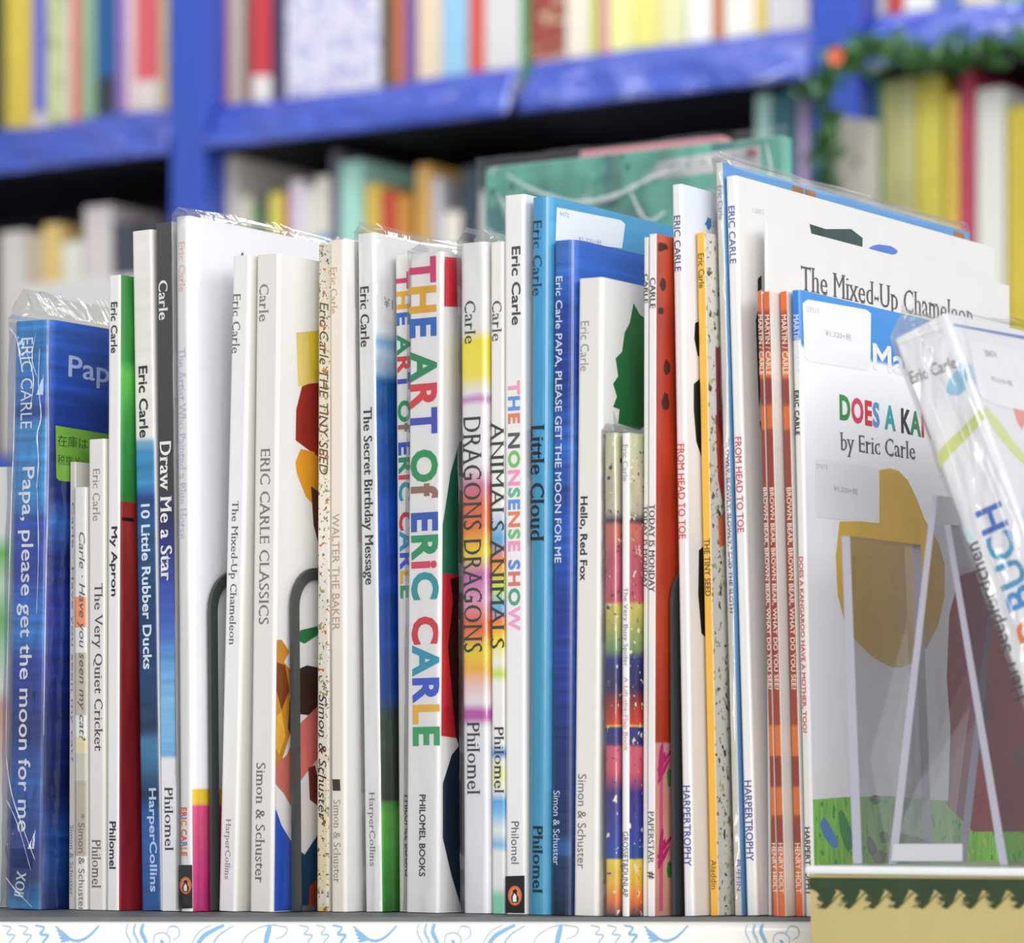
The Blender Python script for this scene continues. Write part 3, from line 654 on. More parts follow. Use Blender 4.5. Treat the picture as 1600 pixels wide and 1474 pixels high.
CL = [([(463, 520), (500, 516), (500, 600), (466, 604)], (226, 206, 120)), ([(482, 520), (500, 516), (500, 600), (486, 590)], (222, 196, 60)),
      ([(472, 604), (482, 600), (500, 598), (500, 716), (478, 700), (462, 688), (463, 640)], (150, 44, 36)), ([(470, 702), (490, 706), (500, 720), (500, 800), (478, 776), (464, 740), (462, 722)], (216, 150, 40)),
      ([(486, 760), (500, 770), (500, 860), (490, 820)], (90, 50, 40)),
      ([(428, 1000), (440, 1000), (452, 1018), (444, 1035), (456, 1050), (452, 1090), (458, 1130), (448, 1165), (440, 1190), (426, 1196)], (196, 134, 44)),
      ([(430, 1035), (446, 1040), (452, 1080), (440, 1110), (428, 1080)], (120, 62, 24)), ([(428, 1120), (440, 1112), (446, 1150), (436, 1180), (427, 1170)], (226, 170, 60)),
      ([(464, 1000), (470, 985), (500, 978), (500, 990), (476, 1006)], (40, 120, 70)), ([(456, 1050), (480, 1040), (500, 1044), (500, 1120), (470, 1116), (456, 1150), (450, 1140)], (60, 40, 34)),
      ([(430, 1196), (448, 1180), (470, 1130), (500, 1100), (500, 1180), (470, 1220), (456, 1262), (444, 1240), (428, 1225)], (206, 112, 104)),
      ([(428, 1228), (442, 1240), (456, 1262), (470, 1230), (500, 1196), (500, 1300), (470, 1340), (440, 1290), (426, 1262)], (226, 222, 222)),
      ([(482, 1200), (492, 1196), (500, 1230), (500, 1262), (484, 1250)], (110, 50, 40)),
      ([(424, 1264), (440, 1290), (458, 1320), (460, 1430), (422, 1430)], (44, 84, 190)), ([(458, 1320), (476, 1336), (500, 1300), (500, 1430), (458, 1430)], (26, 60, 90)), ([(484, 1385), (500, 1370), (500, 1430), (482, 1430)], (150, 60, 36))]
for i, (pts, c) in enumerate(CL): decal(B, 'cover', pts, g(c), 'printed_shape', 1+i*.4)
spine_text(B, 'Carle', 444, 502, 15, (130, 128, 128), 'serif', 'author_lettering', fx=.36); spine_text(B, 'ERIC CARLE CLASSICS', 702, 976, 16, (120, 116, 116), 'serif', fx=.5); spine_text(B, 'Simon & Schuster', 1192, 1380, 15, (116, 114, 114), 'serif', 'publisher_lettering', fx=.45)
bookend('dark metal bookend in front of the colourful tree cover', 456, 4, 452, 886, 1.68, .11)
spk = bands([(0, (206, 190, 90)), (.012, (222, 214, 200)), (.05, (226, 216, 170)), (.25, (226, 220, 208)), (.55, (228, 222, 210)), (.75, (224, 216, 190)), (1, (206, 204, 190))], h=.296, flecks=[(120, 100, 60), (150, 160, 90), (190, 110, 60), (90, 70, 80)], fscale=330, fth=.64, warp=.01)
B = row_book('cream speckled spine book with wavy italic title', 493, 21, 496, 383, 1.70, spk, W3)
spine_text(B, 'Eric Carle THE TINY SEED', 472, 742, 14, (86, 78, 70), 'hand', fx=.5); spine_text(B, '* Simon & Schuster', 1068, 1282, 13, (60, 54, 52), 'hand', 'publisher_lettering', fx=.5)
B = row_book('cream white book with pale brown capital title right of speckled spine', 516, 24, 514, 377, 1.68, mat((232, 224, 212), .35, 'white_cover', coat=.15), W2)
spine_text(B, 'Eric Carle', 418, 490, 11, (206, 160, 130), 'serif', 'author_lettering', fx=.3); spine_text(B, 'WALTER THE BAKER', 803, 985, 12, (176, 156, 136), 'sans', fx=.4); spine_text(B, 'Simon & Schuster', 1250, 1380, 11, (160, 150, 140), 'serif', 'publisher_lettering', fx=.45)
decal(B, 'spine', [(519, 1218), (531, 1218), (532, 1236), (520, 1236)], ink((60, 54, 50)), 'publisher_mark', 2)
bdc = bands([(0, (40, 120, 40)), (.08, (66, 160, 60)), (.14, (100, 180, 70)), (.158, (70, 130, 60)), (.16, (56, 66, 52)), (.28, (50, 70, 60)), (.31, (24, 70, 150)), (.5, (20, 80, 190)), (.72, (24, 92, 170)), (.76, (30, 100, 170)), (.775, (170, 205, 232)), (.80, (200, 214, 236)), (.815, (120, 176, 220)), (.83, (236, 238, 240))], h=.3, warp=.006, streak=.25, sv=(40, 40, 120))
B = row_book('film-wrapped white book with night blue and green cover, bold serif title', 570, 28, 557, 367, 1.66, W2, bdc)
spine_text(B, 'Eric Carle', 448, 542, 14, (50, 50, 54), 'serifb', 'author_lettering', fx=.4); spine_text(B, 'The Secret Birthday Message', 637, 914, 18, (50, 50, 54), 'serifb', fx=.42); spine_text(B, 'HarperCollins', 1238, 1354, 12, (130, 130, 132), 'serif', 'publisher_lettering', fx=.42)
decal(B, 'cover', [(596, 425), (602, 412), (640, 420), (640, 510), (606, 502), (597, 492)], mat((240, 240, 243), .4, 'sticker_paper'), 'price_sticker', 2)
put_text(B, 'cover', '¥1', (600, 472), (614, 476), 16, (150, 150, 160), 'sans', 'sticker_lettering', layer=3)
sleeve(B, .004, .0012, 3)
AC = [ink(c) for c in ((208, 60, 110), (226, 168, 40), (44, 104, 190), (40, 140, 90), (214, 64, 70), (70, 80, 180), (40, 150, 90), (150, 110, 100), (50, 90, 180), (40, 150, 100), (214, 70, 90), (50, 150, 160), (206, 60, 70), (50, 150, 180), (60, 90, 200), (232, 180, 60), (60, 160, 100))]
B = row_book('rear copy of the thick white book, its coloured letters half hidden', 622, 26, 616, 400, 1.69, W1, W2)
ax_ = put_text(B, 'spine', 'THE ART Of ERiC CARLE', (629, 425), (636, 935), 22, None, 'chunk', mats=AC); 
spine_text(B, 'PHILOMEL BOOKS', 1243, 1370, 9, (60, 58, 60), 'sansb', 'publisher_lettering', fx=.6)
B = row_book('thickest white book with big multicoloured hand-cut letters down the spine', 633, 52, 640, 398, 1.625, W2, W2)
put_text(B, 'spine', 'THE ART Of ERiC CARLE', (660, 402), (666, 1166), 44, None, 'chunk', mats=AC)
spine_text(B, 'PHILOMEL BOOKS', 1242, 1370, 10, (50, 48, 52), 'sansb', 'publisher_lettering', fx=.5)
for i, (pts, c) in enumerate([([(689, 400), (722, 404), (722, 480), (689, 478)], (214, 52, 66)), ([(718, 690), (722, 690), (722, 900), (690, 900), (691, 820), (704, 740)], (30, 110, 84)),
      ([(689, 896), (722, 900), (722, 1155), (689, 1150)], (196, 40, 48)), ([(704, 905), (722, 900), (722, 1180), (712, 1150), (700, 1010), (708, 940)], (52, 22, 28)), ([(692, 1225), (706, 1180), (722, 1160), (722, 1430), (706, 1370), (692, 1310)], (22, 40, 62))]):
    decal(B, 'cover', pts, g(c), 'printed_shape', 1+i*.4)
sleeve(B, .003, .0012, 4)
drg = bands([(0, (232, 232, 236)), (.275, (232, 230, 234)), (.288, (190, 90, 170)), (.297, (190, 90, 170)), (.31, (234, 230, 234)), (.335, (238, 200, 200)), (.36, (240, 180, 60)), (.39, (236, 210, 50)), (.415, (232, 120, 60)), (.43, (230, 110, 60)), (.46, (226, 160, 190)), (.50, (200, 110, 180)), (.53, (240, 216, 50)), (.57, (234, 120, 60)), (.60, (226, 110, 70)), (.63, (210, 120, 150)), (.66, (236, 232, 236)), (.745, (236, 234, 236)), (.755, (200, 130, 190)), (.765, (236, 234, 236)), (.79, (240, 226, 90)), (.84, (242, 226, 60)), (.86, (234, 232, 232)), (1, (232, 231, 232))], h=.287, warp=.008, wscale=30)
B = row_book('thick white book splashed yellow, orange and purple, wide dark serif capitals', 722, 42, 717, 382, 1.60, drg, drg, r=.003)
spine_text(B, 'Carle', 470, 537, 17, (66, 78, 74), 'serif', 'author_lettering', fx=.4); spine_text(B, 'DRAGONS DRAGONS', 652, 1020, 29, (54, 60, 56), 'serif', fx=.45); spine_text(B, 'Philomel', 1128, 1242, 20, (62, 62, 70), 'serif', 'publisher_lettering', fx=.45)
sleeve(B, .005, .0008, 5)
anm = bands([(0, (130, 196, 170)), (.025, (134, 200, 170)), (.04, (226, 226, 224)), (.09, (226, 226, 224)), (.10, (120, 180, 220)), (.12, (226, 228, 226)), (.145, (130, 190, 232)), (.165, (90, 160, 222)), (.18, (228, 228, 220)), (.205, (222, 226, 150)), (.225, (226, 226, 210)), (.235, (70, 140, 210)), (.25, (228, 228, 226)), (.34, (230, 230, 224)), (.352, (190, 214, 70)), (.37, (230, 230, 224)), (.40, (236, 220, 60)), (.43, (232, 130, 60)), (.45, (90, 170, 220)), (.48, (200, 220, 90)), (.52, (228, 130, 60)), (.55, (80, 160, 210)), (.60, (230, 228, 224)), (1, (230, 228, 222))], h=.286, warp=.008, wscale=40)
B = row_book('narrower white book with blue and green splashes and dark serif capitals', 767, 22, 765, 380, 1.62, anm, anm)
spine_text(B, 'Carle', 470, 533, 15, (90, 92, 90), 'serif', 'author_lettering'); spine_text(B, 'ANIMALS ANIMALS', 658, 1014, 21, (58, 66, 62), 'serif'); spine_text(B, 'Philomel', 1135, 1240, 15, (66, 66, 72), 'serif', 'publisher_lettering', fx=.6)
B = row_book('tall white book with pastel multicoloured block title and black bird mark', 789, 32, 787, 307, 1.61, W2, W2)
spine_text(B, 'Eric Carle', 385, 508, 14, (74, 72, 74), 'sansb', 'author_lettering', fx=.6)
spine_text(B, 'THE NONSENSE SHOW', 595, 986, 19, None, 'chunk', fx=.48, mats=[ink(c) for c in ((240, 160, 180), (100, 150, 220), (224, 130, 100), (90, 90, 96), (120, 190, 110), (240, 150, 190), (110, 180, 150), (100, 150, 220), (226, 130, 100), (120, 190, 120), (240, 150, 190), (100, 140, 214), (214, 120, 110), (90, 160, 130), (240, 160, 200))])
spine_text(B, 'Philomel', 1284, 1350, 12, (90, 88, 92), 'sans', 'publisher_lettering', fx=.5); emblem(B, 804.5, 1402, 30, 33)
clo = bands([(0, (58, 138, 172)), (.5, (56, 140, 180)), (.8, (60, 146, 196)), (1, (70, 150, 200))], h=.304, streak=.08, sv=(300, 300, 60)); clc = bands([(0, (84, 160, 204)), (1, (76, 160, 208))], h=.3, streak=.1, sv=(40, 40, 160))
B = row_book('sky blue book with black serif title and white price sticker on cover', 822, 32, 827, 310, 1.60, clo, clc, r=.0045)
spine_text(B, 'Eric Carle', 345, 462, 14, (30, 58, 80), 'serif', 'author_lettering', fx=.4); spine_text(B, 'Little Cloud', 664, 846, 21, (20, 34, 50), 'serifb', fx=.45); spine_text(B, 'Philomel', 1290, 1396, 15, (20, 38, 54), 'serifb', 'publisher_lettering', fx=.55)
decal(B, 'cover', [(870, 324), (970, 344), (977, 350), (972, 388), (868, 376)], mat((232, 240, 248), .4, 'sticker_paper'), 'price_sticker', 2)
put_text(B, 'cover', '4470', (874, 333), (889, 337), 8, (160, 180, 200), 'sans', 'sticker_lettering', layer=3)
put_text(B, 'cover', '¥1,320+税', (904, 372), (940, 380), 8, (150, 170, 195), 'sans', 'sticker_lettering', layer=3)
B = row_book('second deep blue brushed book with small white capital title, unwrapped', 857, 37, 862, 378, 1.68,
             bands([(0, (20, 34, 62)), (.08, (24, 50, 96)), (.1, (40, 90, 150)), (.12, (22, 44, 90)), (.25, (24, 44, 110)), (.38, (34, 60, 150)), (.45, (30, 56, 140)), (.55, (36, 86, 180)), (.62, (28, 60, 140)), (.68, (40, 100, 190)), (.76, (24, 56, 140)), (.88, (28, 60, 150)), (.93, (46, 100, 190)), (.97, (60, 110, 190)), (1, (48, 80, 160))], h=.285, warp=.01, streak=.4, sv=(12, 12, 330)),
             bands([(0, (24, 50, 110)), (.7, (40, 96, 180)), (.8, (28, 64, 160)), (.95, (44, 104, 200)), (1, (52, 92, 186))], h=.285, streak=.3, sv=(10, 10, 260), warp=.01), r=.0045)
spine_text(B, 'Eric Carle PAPA, PLEASE GET THE MOON FOR ME', 432, 880, 12, (206, 216, 236), 'sansm', fx=.3); spine_text(B, 'Simon & Schuster', 1236, 1352, 10, (190, 204, 226), 'sans', 'publisher_lettering', fx=.32)
B = row_book('white book with bold black title and green leaf on cover', 895, 38, 903, 437, 1.66, W1, W2, r=.002)
lf_ = [(990, 474), (1000, 492), (1012, 500), (1012, 660), (1000, 672), (985, 668), (966, 662), (968, 640), (958, 636), (964, 620), (958, 600), (966, 588), (962, 560), (972, 550), (976, 520), (984, 505)]
decal(B, 'cover', lf_, g((36, 112, 56)), 'printed_leaf'); decal(B, 'cover', [(958, 640), (966, 662), (1012, 668), (1012, 690), (960, 680)], ink((190, 204, 196)), 'printed_shape', .7)
spine_text(B, 'Eric Carle', 502, 580, 13, (150, 148, 146), 'sans', 'author_lettering', fx=.3); spine_text(B, 'Hello, Red Fox', 776, 908, 13, (44, 42, 44), 'sansb', fx=.3); spine_text(B, 'Simon & Schuster', 1210, 1358, 13, (110, 108, 108), 'sans', 'publisher_lettering', fx=.34)
def spd(seed):
    return bands([(0, (60, 60, 80)), (.03, (226, 120, 60)), (.07, (226, 180, 76)), (.115, (228, 204, 84)), (.117, (44, 80, 150)), (.15, (52, 70, 160)), (.25, (66, 50, 130)), (.29, (206, 90, 110)), (.34, (210, 100, 120)), (.345, (60, 50, 120)), (.38, (50, 50, 130)), (.382, (236, 200, 60)), (.386, (206, 70, 50)), (.43, (150, 50, 50)), (.46, (50, 44, 90)), (.52, (48, 52, 120)), (.54, (120, 150, 100)), (.63, (204, 190, 96)), (.635, (196, 90, 110)), (.72, (192, 96, 112)), (.79, (204, 116, 100)), (.80, (60, 50, 70)), (.82, (190, 180, 160)), (.9, (196, 190, 160)), (1, (190, 200, 160))],
                 h=.204, warp=.006, streak=.15, sv=(200, 200, 90), flecks=[(226, 220, 190), (90, 70, 100)], fscale=260+seed*40, fth=.66)
B = row_book('short film-wrapped book with colourful banded spine', 945, 20, 943, 678, 1.68, spd(0), spd(1), D=.2)
sleeve(B, .003, .001, 6)
B = row_book('short thin white spined book with colourful banded cover', 970, 14, 970, 678, 1.66, W2, spd(2), D=.2)
spine_text(B, 'Eric Carle', 695, 752, 9, (160, 156, 160), 'sans', 'author_lettering'); spine_text(B, 'The Very Busy Spider', 918, 1042, 9, (130, 130, 140), 'sans'); spine_text(B, 'A Lift-the-Flap Book', 1058, 1174, 9, (214, 140, 140), 'sans', 'subtitle_lettering'); spine_text(B, 'GROSSET&DUNLAP', 1300, 1402, 9, (70, 70, 80), 'sans', 'publisher_lettering')
B = row_book('very thin white paperback, rear of two with matching titles beside red cover', 1004, 7, 1006, 372, 1.68, W1, W1, hard=False)
spine_text(B, 'CARLE', 428, 474, 6, (60, 60, 62), 'serifb', 'author_lettering'); spine_text(B, 'TODAY IS MONDAY', 790, 920, 6, (66, 66, 68), 'serifb')
mdc = bands([(0, (206, 150, 130)), (.1, (214, 160, 140)), (.15, (226, 160, 140)), (.248, (216, 150, 150)), (.25, (176, 58, 32)), (.45, (188, 66, 36)), (.7, (184, 60, 34)), (.85, (168, 54, 34)), (1, (190, 80, 44))], h=.287, streak=.2, sv=(60, 60, 30), warp=.004)
B = row_book('thin white paperback with orange red cover and pink floral foot', 1011, 12, 1014, 367, 1.66, W2, mdc, hard=False)
spine_text(B, 'CARLE', 434, 482, 9, (58, 58, 60), 'serifb', 'author_lettering'); spine_text(B, 'TODAY IS MONDAY', 788, 926, 9, (58, 58, 60), 'serifb'); spine_text(B, 'PAPERSTAR', 1268, 1350, 9, (70, 68, 70), 'serif', 'publisher_lettering')
put_text(B, 'spine', '#', (1017, 1362), (1017, 1374), 10, (60, 58, 60), 'sansb', 'publisher_mark')
for i, (x, y, a, b_) in enumerate([(1042, 575, 5, 12), (1040, 628, 6, 14), (1034, 386, 9, 7), (1036, 445, 5, 10), (1033, 486, 5, 6)]): decal(B, 'cover', blob(x, y, a, b_, seed=i), ink((70, 26, 18)), 'printed_spot')
for i, y in enumerate((1195, 1330)):
    for k, (dx, dy, a) in enumerate([(0, 0, .5), (3, 10, .9), (-1, -14, .2), (4, -6, 1.2)]): decal(B, 'cover', blob(1034+dx, y+dy, 3.0, 22, n=10, seed=k+i*9, rot=a*.5), ink((186, 40, 110)), 'printed_petal', 1.3+k*.3)
decal(B, 'cover', [(1031, 1170), (1036, 1170), (1036, 1424), (1030, 1424)], ink((206, 84, 130)), 'printed_stem', .7); decal(B, 'cover', blob(1046, 1215, 4, 14, seed=5), ink((60, 130, 60)), 'printed_leaf', .8); decal(B, 'cover', blob(1046, 1360, 4, 14, seed=6), ink((60, 130, 60)), 'printed_leaf', .8)
bookend('dark metal bookend right of the orange red cover', 1050, 4, 1046, 880, 1.68, .12, .010)
toec = bands([(0, (232, 230, 226)), (.6, (236, 236, 238)), (1, (222, 230, 244))], h=.31)
B = row_book('tall white paperback with navy, red and purple capitals beside yellow spine', 1068, 16, 1049, 290, 1.68, W2, toec, hard=False, r=.0015)
spine_text(B, 'ERIC CARLE', 337, 424, 10, (60, 74, 130), 'sansm', 'author_lettering'); spine_text(B, 'FROM HEAD TO TOE', 694, 842, 11, (212, 62, 62), 'sansm'); spine_text(B, 'HARPERTROPHY', 1228, 1354, 11, (66, 66, 150), 'sansm', 'publisher_lettering')
for i, pts in enumerate([[(1086, 505), (1096, 500), (1096, 560), (1090, 556), (1085, 530)], [(1084, 600), (1096, 590), (1098, 720), (1088, 690), (1084, 640)], [(1092, 860), (1104, 850), (1106, 1000), (1096, 990), (1091, 930)]]): decal(B, 'cover', pts, ink((26, 30, 28)), 'printed_shape')
decal(B, 'cover', blob(1107, 350, 5, 9, seed=3, j=.3), ink((70, 130, 190)), 'printed_mark'); put_text(B, 'cover', 'III', (1114, 350), (1124, 352), 12, (160, 190, 220), 'sans', 'printed_mark')
spc = bands([(0, (204, 204, 196)), (1, (206, 204, 196))], h=.3, flecks=[(60, 60, 54), (160, 166, 90), (130, 120, 100)], fscale=230, fth=.63)
B = row_book('yellow spined thin paperback with speckled grey cover', 1110, 13, 1088, 365, 1.68, mat((236, 180, 66), .35, 'yellow_cover', coat=.15), spc, hard=False)
spine_text(B, 'Eric Carle', 396, 450, 9, (110, 80, 30), 'sansm', 'author_lettering'); spine_text(B, 'THE TINY SEED', 842, 932, 9, (90, 66, 26), 'sansm'); spine_text(B, 'Aladdin', 1344, 1390, 8, (96, 76, 36), 'sans', 'publisher_lettering')
for i, (pts, c) in enumerate([([(1118, 545), (1126, 540), (1126, 680), (1120, 660)], (130, 50, 70)), ([(1118, 650), (1128, 640), (1132, 800), (1122, 750)], (176, 60, 44)), ([(1122, 810), (1132, 800), (1134, 850), (1124, 856)], (206, 110, 60))]): decal(B, 'cover', pts, g(c), 'printed_shape')
slc = bands([(0, (120, 170, 220)), (.9, (120, 180, 230)), (1, (90, 160, 224))], h=.32)
B = row_book('film-wrapped thin paperback, tallest in the row, blue bordered cover', 1148, 11, 1118, 256, 1.68, mat((214, 208, 200), .4, 'beige_cover'), slc, hard=False, D=.232)
spine_text(B, 'Eric Carle', 290, 343, 8, (110, 120, 150), 'sans', 'author_lettering', fx=.55); spine_text(B, '"SLOWLY, SLOWLY, SLOWLY," SAID THE SLOTH', 686, 958, 7, (80, 74, 140), 'sansb', fx=.62); spine_text(B, 'PUFFIN', 1344, 1392, 7, (90, 90, 150), 'sans', 'publisher_lettering', fx=.7)
for x in (1238, 1258, 1490): decal(B, 'cover', [(x, 257+(x-1127)*.285), (x+17, 262+(x-1127)*.285), (x+17, 300+(x-1127)*.285), (x, 295+(x-1127)*.285)], g((176, 116, 74)), 'printed_square')
sleeve(B, .0035, .003, 8)
B = row_book('tall white paperback in front of blue bordered one, faint price sticker', 1166, 17, 1133, 277, 1.68, W2, W2, hard=False, D=.245, r=.0015)
spine_text(B, 'ERIC CARLE', 322, 412, 10, (84, 96, 150), 'sansm', 'author_lettering'); spine_text(B, 'FROM HEAD TO TOE', 683, 832, 10, (206, 70, 80), 'sansm'); spine_text(B, 'HARPERTROPHY', 1220, 1346, 11, (70, 70, 150), 'sansm', 'publisher_lettering')
decal(B, 'cover', [(1265, 350), (1290, 358), (1330, 358), (1348, 372), (1347, 402), (1320, 400), (1290, 384), (1268, 366)], g((40, 70, 66)), 'printed_head'); decal(B, 'cover', blob(1378, 392, 22, 10, seed=2), g((80, 120, 206)), 'printed_shape')
put_text(B, 'cover', '12002', (1176, 328), (1194, 332), 8, (205, 205, 212), 'sans', 'sticker_lettering')
for pts in ([(1184, 436), (1190, 430), (1190, 452), (1184, 456)], [(1181, 500), (1186, 480), (1190, 600), (1186, 640)], [(1187, 660), (1192, 655), (1194, 700)]): decal(B, 'cover', pts, ink((26, 40, 36)), 'printed_shape')
# the cover with the big serif title stands a little further back
mx = row_book('large white cover with big grey serif title, half hidden behind blue banded book', 1200, 5, 1193, 348, 1.70, W2, W2, hard=False, D=.232)
put_text(mx, 'cover', 'The Mixed-Up Chameleon', (1252, 440), (1521, 500), 52, (92, 92, 100), 'serif', 'cover_lettering')
BB = bands([(0, (228, 98, 40)), (.055, (204, 118, 74)), (.09, (198, 100, 56)), (.105, (196, 98, 52)), (.107, (142, 62, 44)), (.152, (142, 62, 44)), (.154, (202, 108, 50)), (.197, (202, 108, 50)), (.199, (138, 58, 44)), (.243, (138, 58, 44)), (.245, (204, 110, 52)), (.29, (204, 110, 52)), (.292, (150, 64, 46)), (.742, (144, 60, 44)), (.744, (200, 102, 48)), (.78, (200, 102, 48)), (.782, (136, 56, 42)), (.82, (136, 56, 42)), (.822, (202, 106, 48)), (.862, (202, 106, 48)), (.864, (150, 64, 44)), (.92, (144, 60, 44)), (.93, (222, 106, 50)), (1, (226, 110, 50))], h=.27, streak=.06, sv=(60, 60, 60))
def bear(label, xb, wd, xt, hpx):
    B = row_book(label, xb, wd, xt, 457, 1.68, BB, W1, hard=False, D=.2)
    spine_text(B, 'MARTIN / CARLE', 492, 586, hpx, (240, 220, 200), 'sansm', 'author_lettering'); spine_text(B, 'BROWN BEAR, BROWN BEAR, WHAT DO YOU SEE?', 762, 1078, hpx, (244, 220, 205), 'sansm')
    spine_text(B, 'HENRY HOLT', 1318, 1396, hpx, (244, 226, 210), 'sans', 'publisher_lettering'); return B
bear('leftmost of the three brown and orange banded thin spines', 1208, 7.5, 1183, 6)
bear('middle of the three brown and orange banded thin spines', 1216.5, 11, 1192, 7)
bear('rightmost brown and orange banded thin spine, touching the blue banded book', 1243, 12, 1218, 8)
kgm = bands([(0, (250, 250, 254)), (.862, (250, 250, 255)), (.864, (56, 140, 220)), (1, (66, 150, 226))], h=.272)  # cover white raised above the spine's to make up for blocked light
kgs = bands([(0, (224, 222, 218)), (.872, (226, 224, 220)), (.874, (40, 110, 190)), (.93, (50, 124, 206)), (1, (60, 150, 226))], h=.272)
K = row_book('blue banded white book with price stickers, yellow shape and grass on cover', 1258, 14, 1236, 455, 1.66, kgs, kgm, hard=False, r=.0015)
B = K
spine_text(B, 'MARTIN / CARLE', 492, 582, 8, (214, 226, 244), 'sansm', 'author_lettering'); spine_text(B, 'ERIC CARLE', 610, 680, 7, (40, 40, 44), 'chunk', 'author_lettering', fx=.35); spine_text(B, 'DOES A KANGAROO HAVE A MOTHER, TOO?', 870, 1146, 7, (206, 60, 56), 'sansb', fx=.4); spine_text(B, 'HARPERTROPHY', 1293, 1400, 8, (40, 40, 44), 'sansb', 'publisher_lettering', fx=.45)
STK = mat((244, 245, 250), .4, 'sticker_paper')
put_text(B, 'cover', 'Martin', (1364, 557), (1470, 578), 44, (240, 243, 250), 'sansb', 'cover_lettering')
decal(B, 'cover', [(1254, 474), (1262, 468), (1354, 484), (1361, 490), (1360, 574), (1353, 579), (1264, 565), (1257, 558)], STK, 'price_sticker', 2)
put_text(B, 'cover', '29217', (1261, 483), (1280, 487), 8, (196, 198, 206), 'sans', 'sticker_lettering', layer=3); put_text(B, 'cover', '¥1,320+税', (1290, 520), (1330, 528), 11, (176, 178, 188), 'sans', 'sticker_lettering', layer=3)
put_text(B, 'cover', 'DOES A KANGAROO', (1312, 636), (1540, 686), 42, None, 'chunk', 'cover_lettering', mats=[ink(c) for c in ((50, 150, 70), (226, 60, 100), (214, 50, 60), (90, 160, 220), (60, 170, 180), (50, 46, 44), (50, 140, 90), (206, 50, 50), (60, 90, 180))])
put_text(B, 'cover', 'by Eric Carle', (1313, 694), (1430, 709), 38, (92, 94, 106), 'serif', 'cover_lettering')
yel = bands([(0, (222, 180, 40)), (1, (222, 178, 40))], h=.27, streak=.1, sv=(50, 50, 50), key='yellow_print')
decal(B, 'cover', [(1355, 815), (1356, 752), (1370, 736), (1390, 732), (1404, 736), (1418, 750), (1432, 778), (1444, 810), (1466, 848), (1476, 880), (1476, 930), (1466, 978), (1448, 1012), (1426, 1036), (1408, 1044), (1390, 1042), (1362, 1026), (1336, 1000), (1320, 972), (1309, 930), (1306, 870), (1312, 815)], yel, 'printed_yellow_shape')
decal(B, 'cover', [(1275, 716), (1374, 733), (1374, 818), (1275, 808)], STK, 'price_sticker', 2)
put_text(B, 'cover', '29473', (1275, 728), (1293, 731), 8, (196, 198, 206), 'sans', 'sticker_lettering', layer=3); put_text(B, 'cover', '¥1,320+税', (1303, 763), (1340, 769), 11, (180, 182, 190), 'sans', 'sticker_lettering', layer=3)
grs = bands([(0, (128, 206, 62)), (1, (140, 212, 70))], h=.27, streak=.3, sv=(500, 500, 60), flecks=[(176, 196, 80), (60, 150, 60)], fscale=160, fth=.62, key='grass_print')
decal(B, 'cover', [(1262, 1250), (1320, 1246), (1392, 1244), (1440, 1250), (1500, 1252), (1640, 1252), (1640, 1420), (1262, 1420)], grs, 'printed_grass', 1)
for i, (pts, c) in enumerate([(blob(1295, 1302, 8, 28, n=12, seed=1, rot=-.45), (66, 134, 206)), (blob(1322, 1300, 8, 34, n=12, seed=2, rot=-.25), (50, 140, 66)), (blob(1368, 1250, 9, 7, seed=3), (50, 90, 60)), (blob(1364, 1325, 6, 20, seed=4, rot=-.35), (40, 70, 50)), (blob(1382, 1308, 7, 9, seed=5), (44, 90, 50)), (blob(1375, 1340, 10, 12, seed=7), (130, 110, 50))]): decal(B, 'cover', pts, g(c), 'printed_leaf', 2+i*.4)
redm = bands([(0, (130, 60, 64)), (.5, (150, 66, 70)), (1, (160, 60, 66))], h=.2, warp=.1, wscale=25, streak=.2, sv=(30, 30, 30), flecks=[(90, 86, 84)], fscale=40, fth=.6, key='red_print')
decal(B, 'cover', [(1484, 960), (1500, 900), (1560, 880), (1640, 900), (1640, 1300), (1520, 1300), (1482, 1260), (1486, 1140), (1480, 1060)], redm, 'printed_red_shape', 2)

# ------------------------------------------------------------------ book shown face-out behind, on a riser
fg = Frame((xh(752)*2.25, 2.25, TABLE+.15))
rs = empty('display_riser', Frame((xh(752)*2.25, 2.25, TABLE)).M, 'low white riser on the table behind the front row', 'riser')
box_obj('riser_block', (-.03, .25, -.01, .07, .0001, .1498), WH, rs, .002)
def faceout(label, px0, px1, py0, Y0, zb, face, edge, th=.012, film=True, name='face_out_book', dy=0):
    X = xh(px0)*Y0; fr = Frame((X, Y0+.0, zb)); a = fr.hit(px1, HY, 1, 0).x; h = fr.hit(px0, py0, 1, 0).z
    root = empty(name, fr.M, label, 'book', None)
    bx = box_obj('cover', (0, a, 0, th, 0, h), face, root, .0012); box_obj('page_block', (.001, a-.002, .002, th-.002, -.0001, h+.0001-.0001), edge, root)
    return dict(root=root, fr=fr, t=a, h=h, D=th)
grn = bands([(0, (90, 196, 172)), (.6, (120, 206, 184)), (1, (106, 200, 178))], h=.27, warp=.2, wscale=14, streak=.3, sv=(18, 18, 40), flecks=[(196, 228, 214), (60, 150, 150)], fscale=36, fth=.60, key='green_painted_cover')  # painted green, with the film's glare put in as pale patches
G = faceout('large film-wrapped green face-out book with white strip, behind the blue books', 758, 1222, 262, 2.25, TABLE+.1502, grn, PAGE)
fr = G['fr']
def fdec(pts, m, name, off=.0002):
    o = [fr.hit(x, y, 1, -off) for x, y in pts]; mesh_obj(name, o, [tuple(t) for t in geometry.tessellate_polygon([o])], m, G['root'])
fdec([(1030, 252), (1188, 226), (1190, 262), (1010, 282)], mat((238, 236, 238), .5, 'paper_strip'), 'paper_strip')
for i in range(6): fdec(blob(1050+i*24, 262-i*4, 4, 3, n=8, seed=i), ink((190, 186, 190)), 'strip_print', .0004)
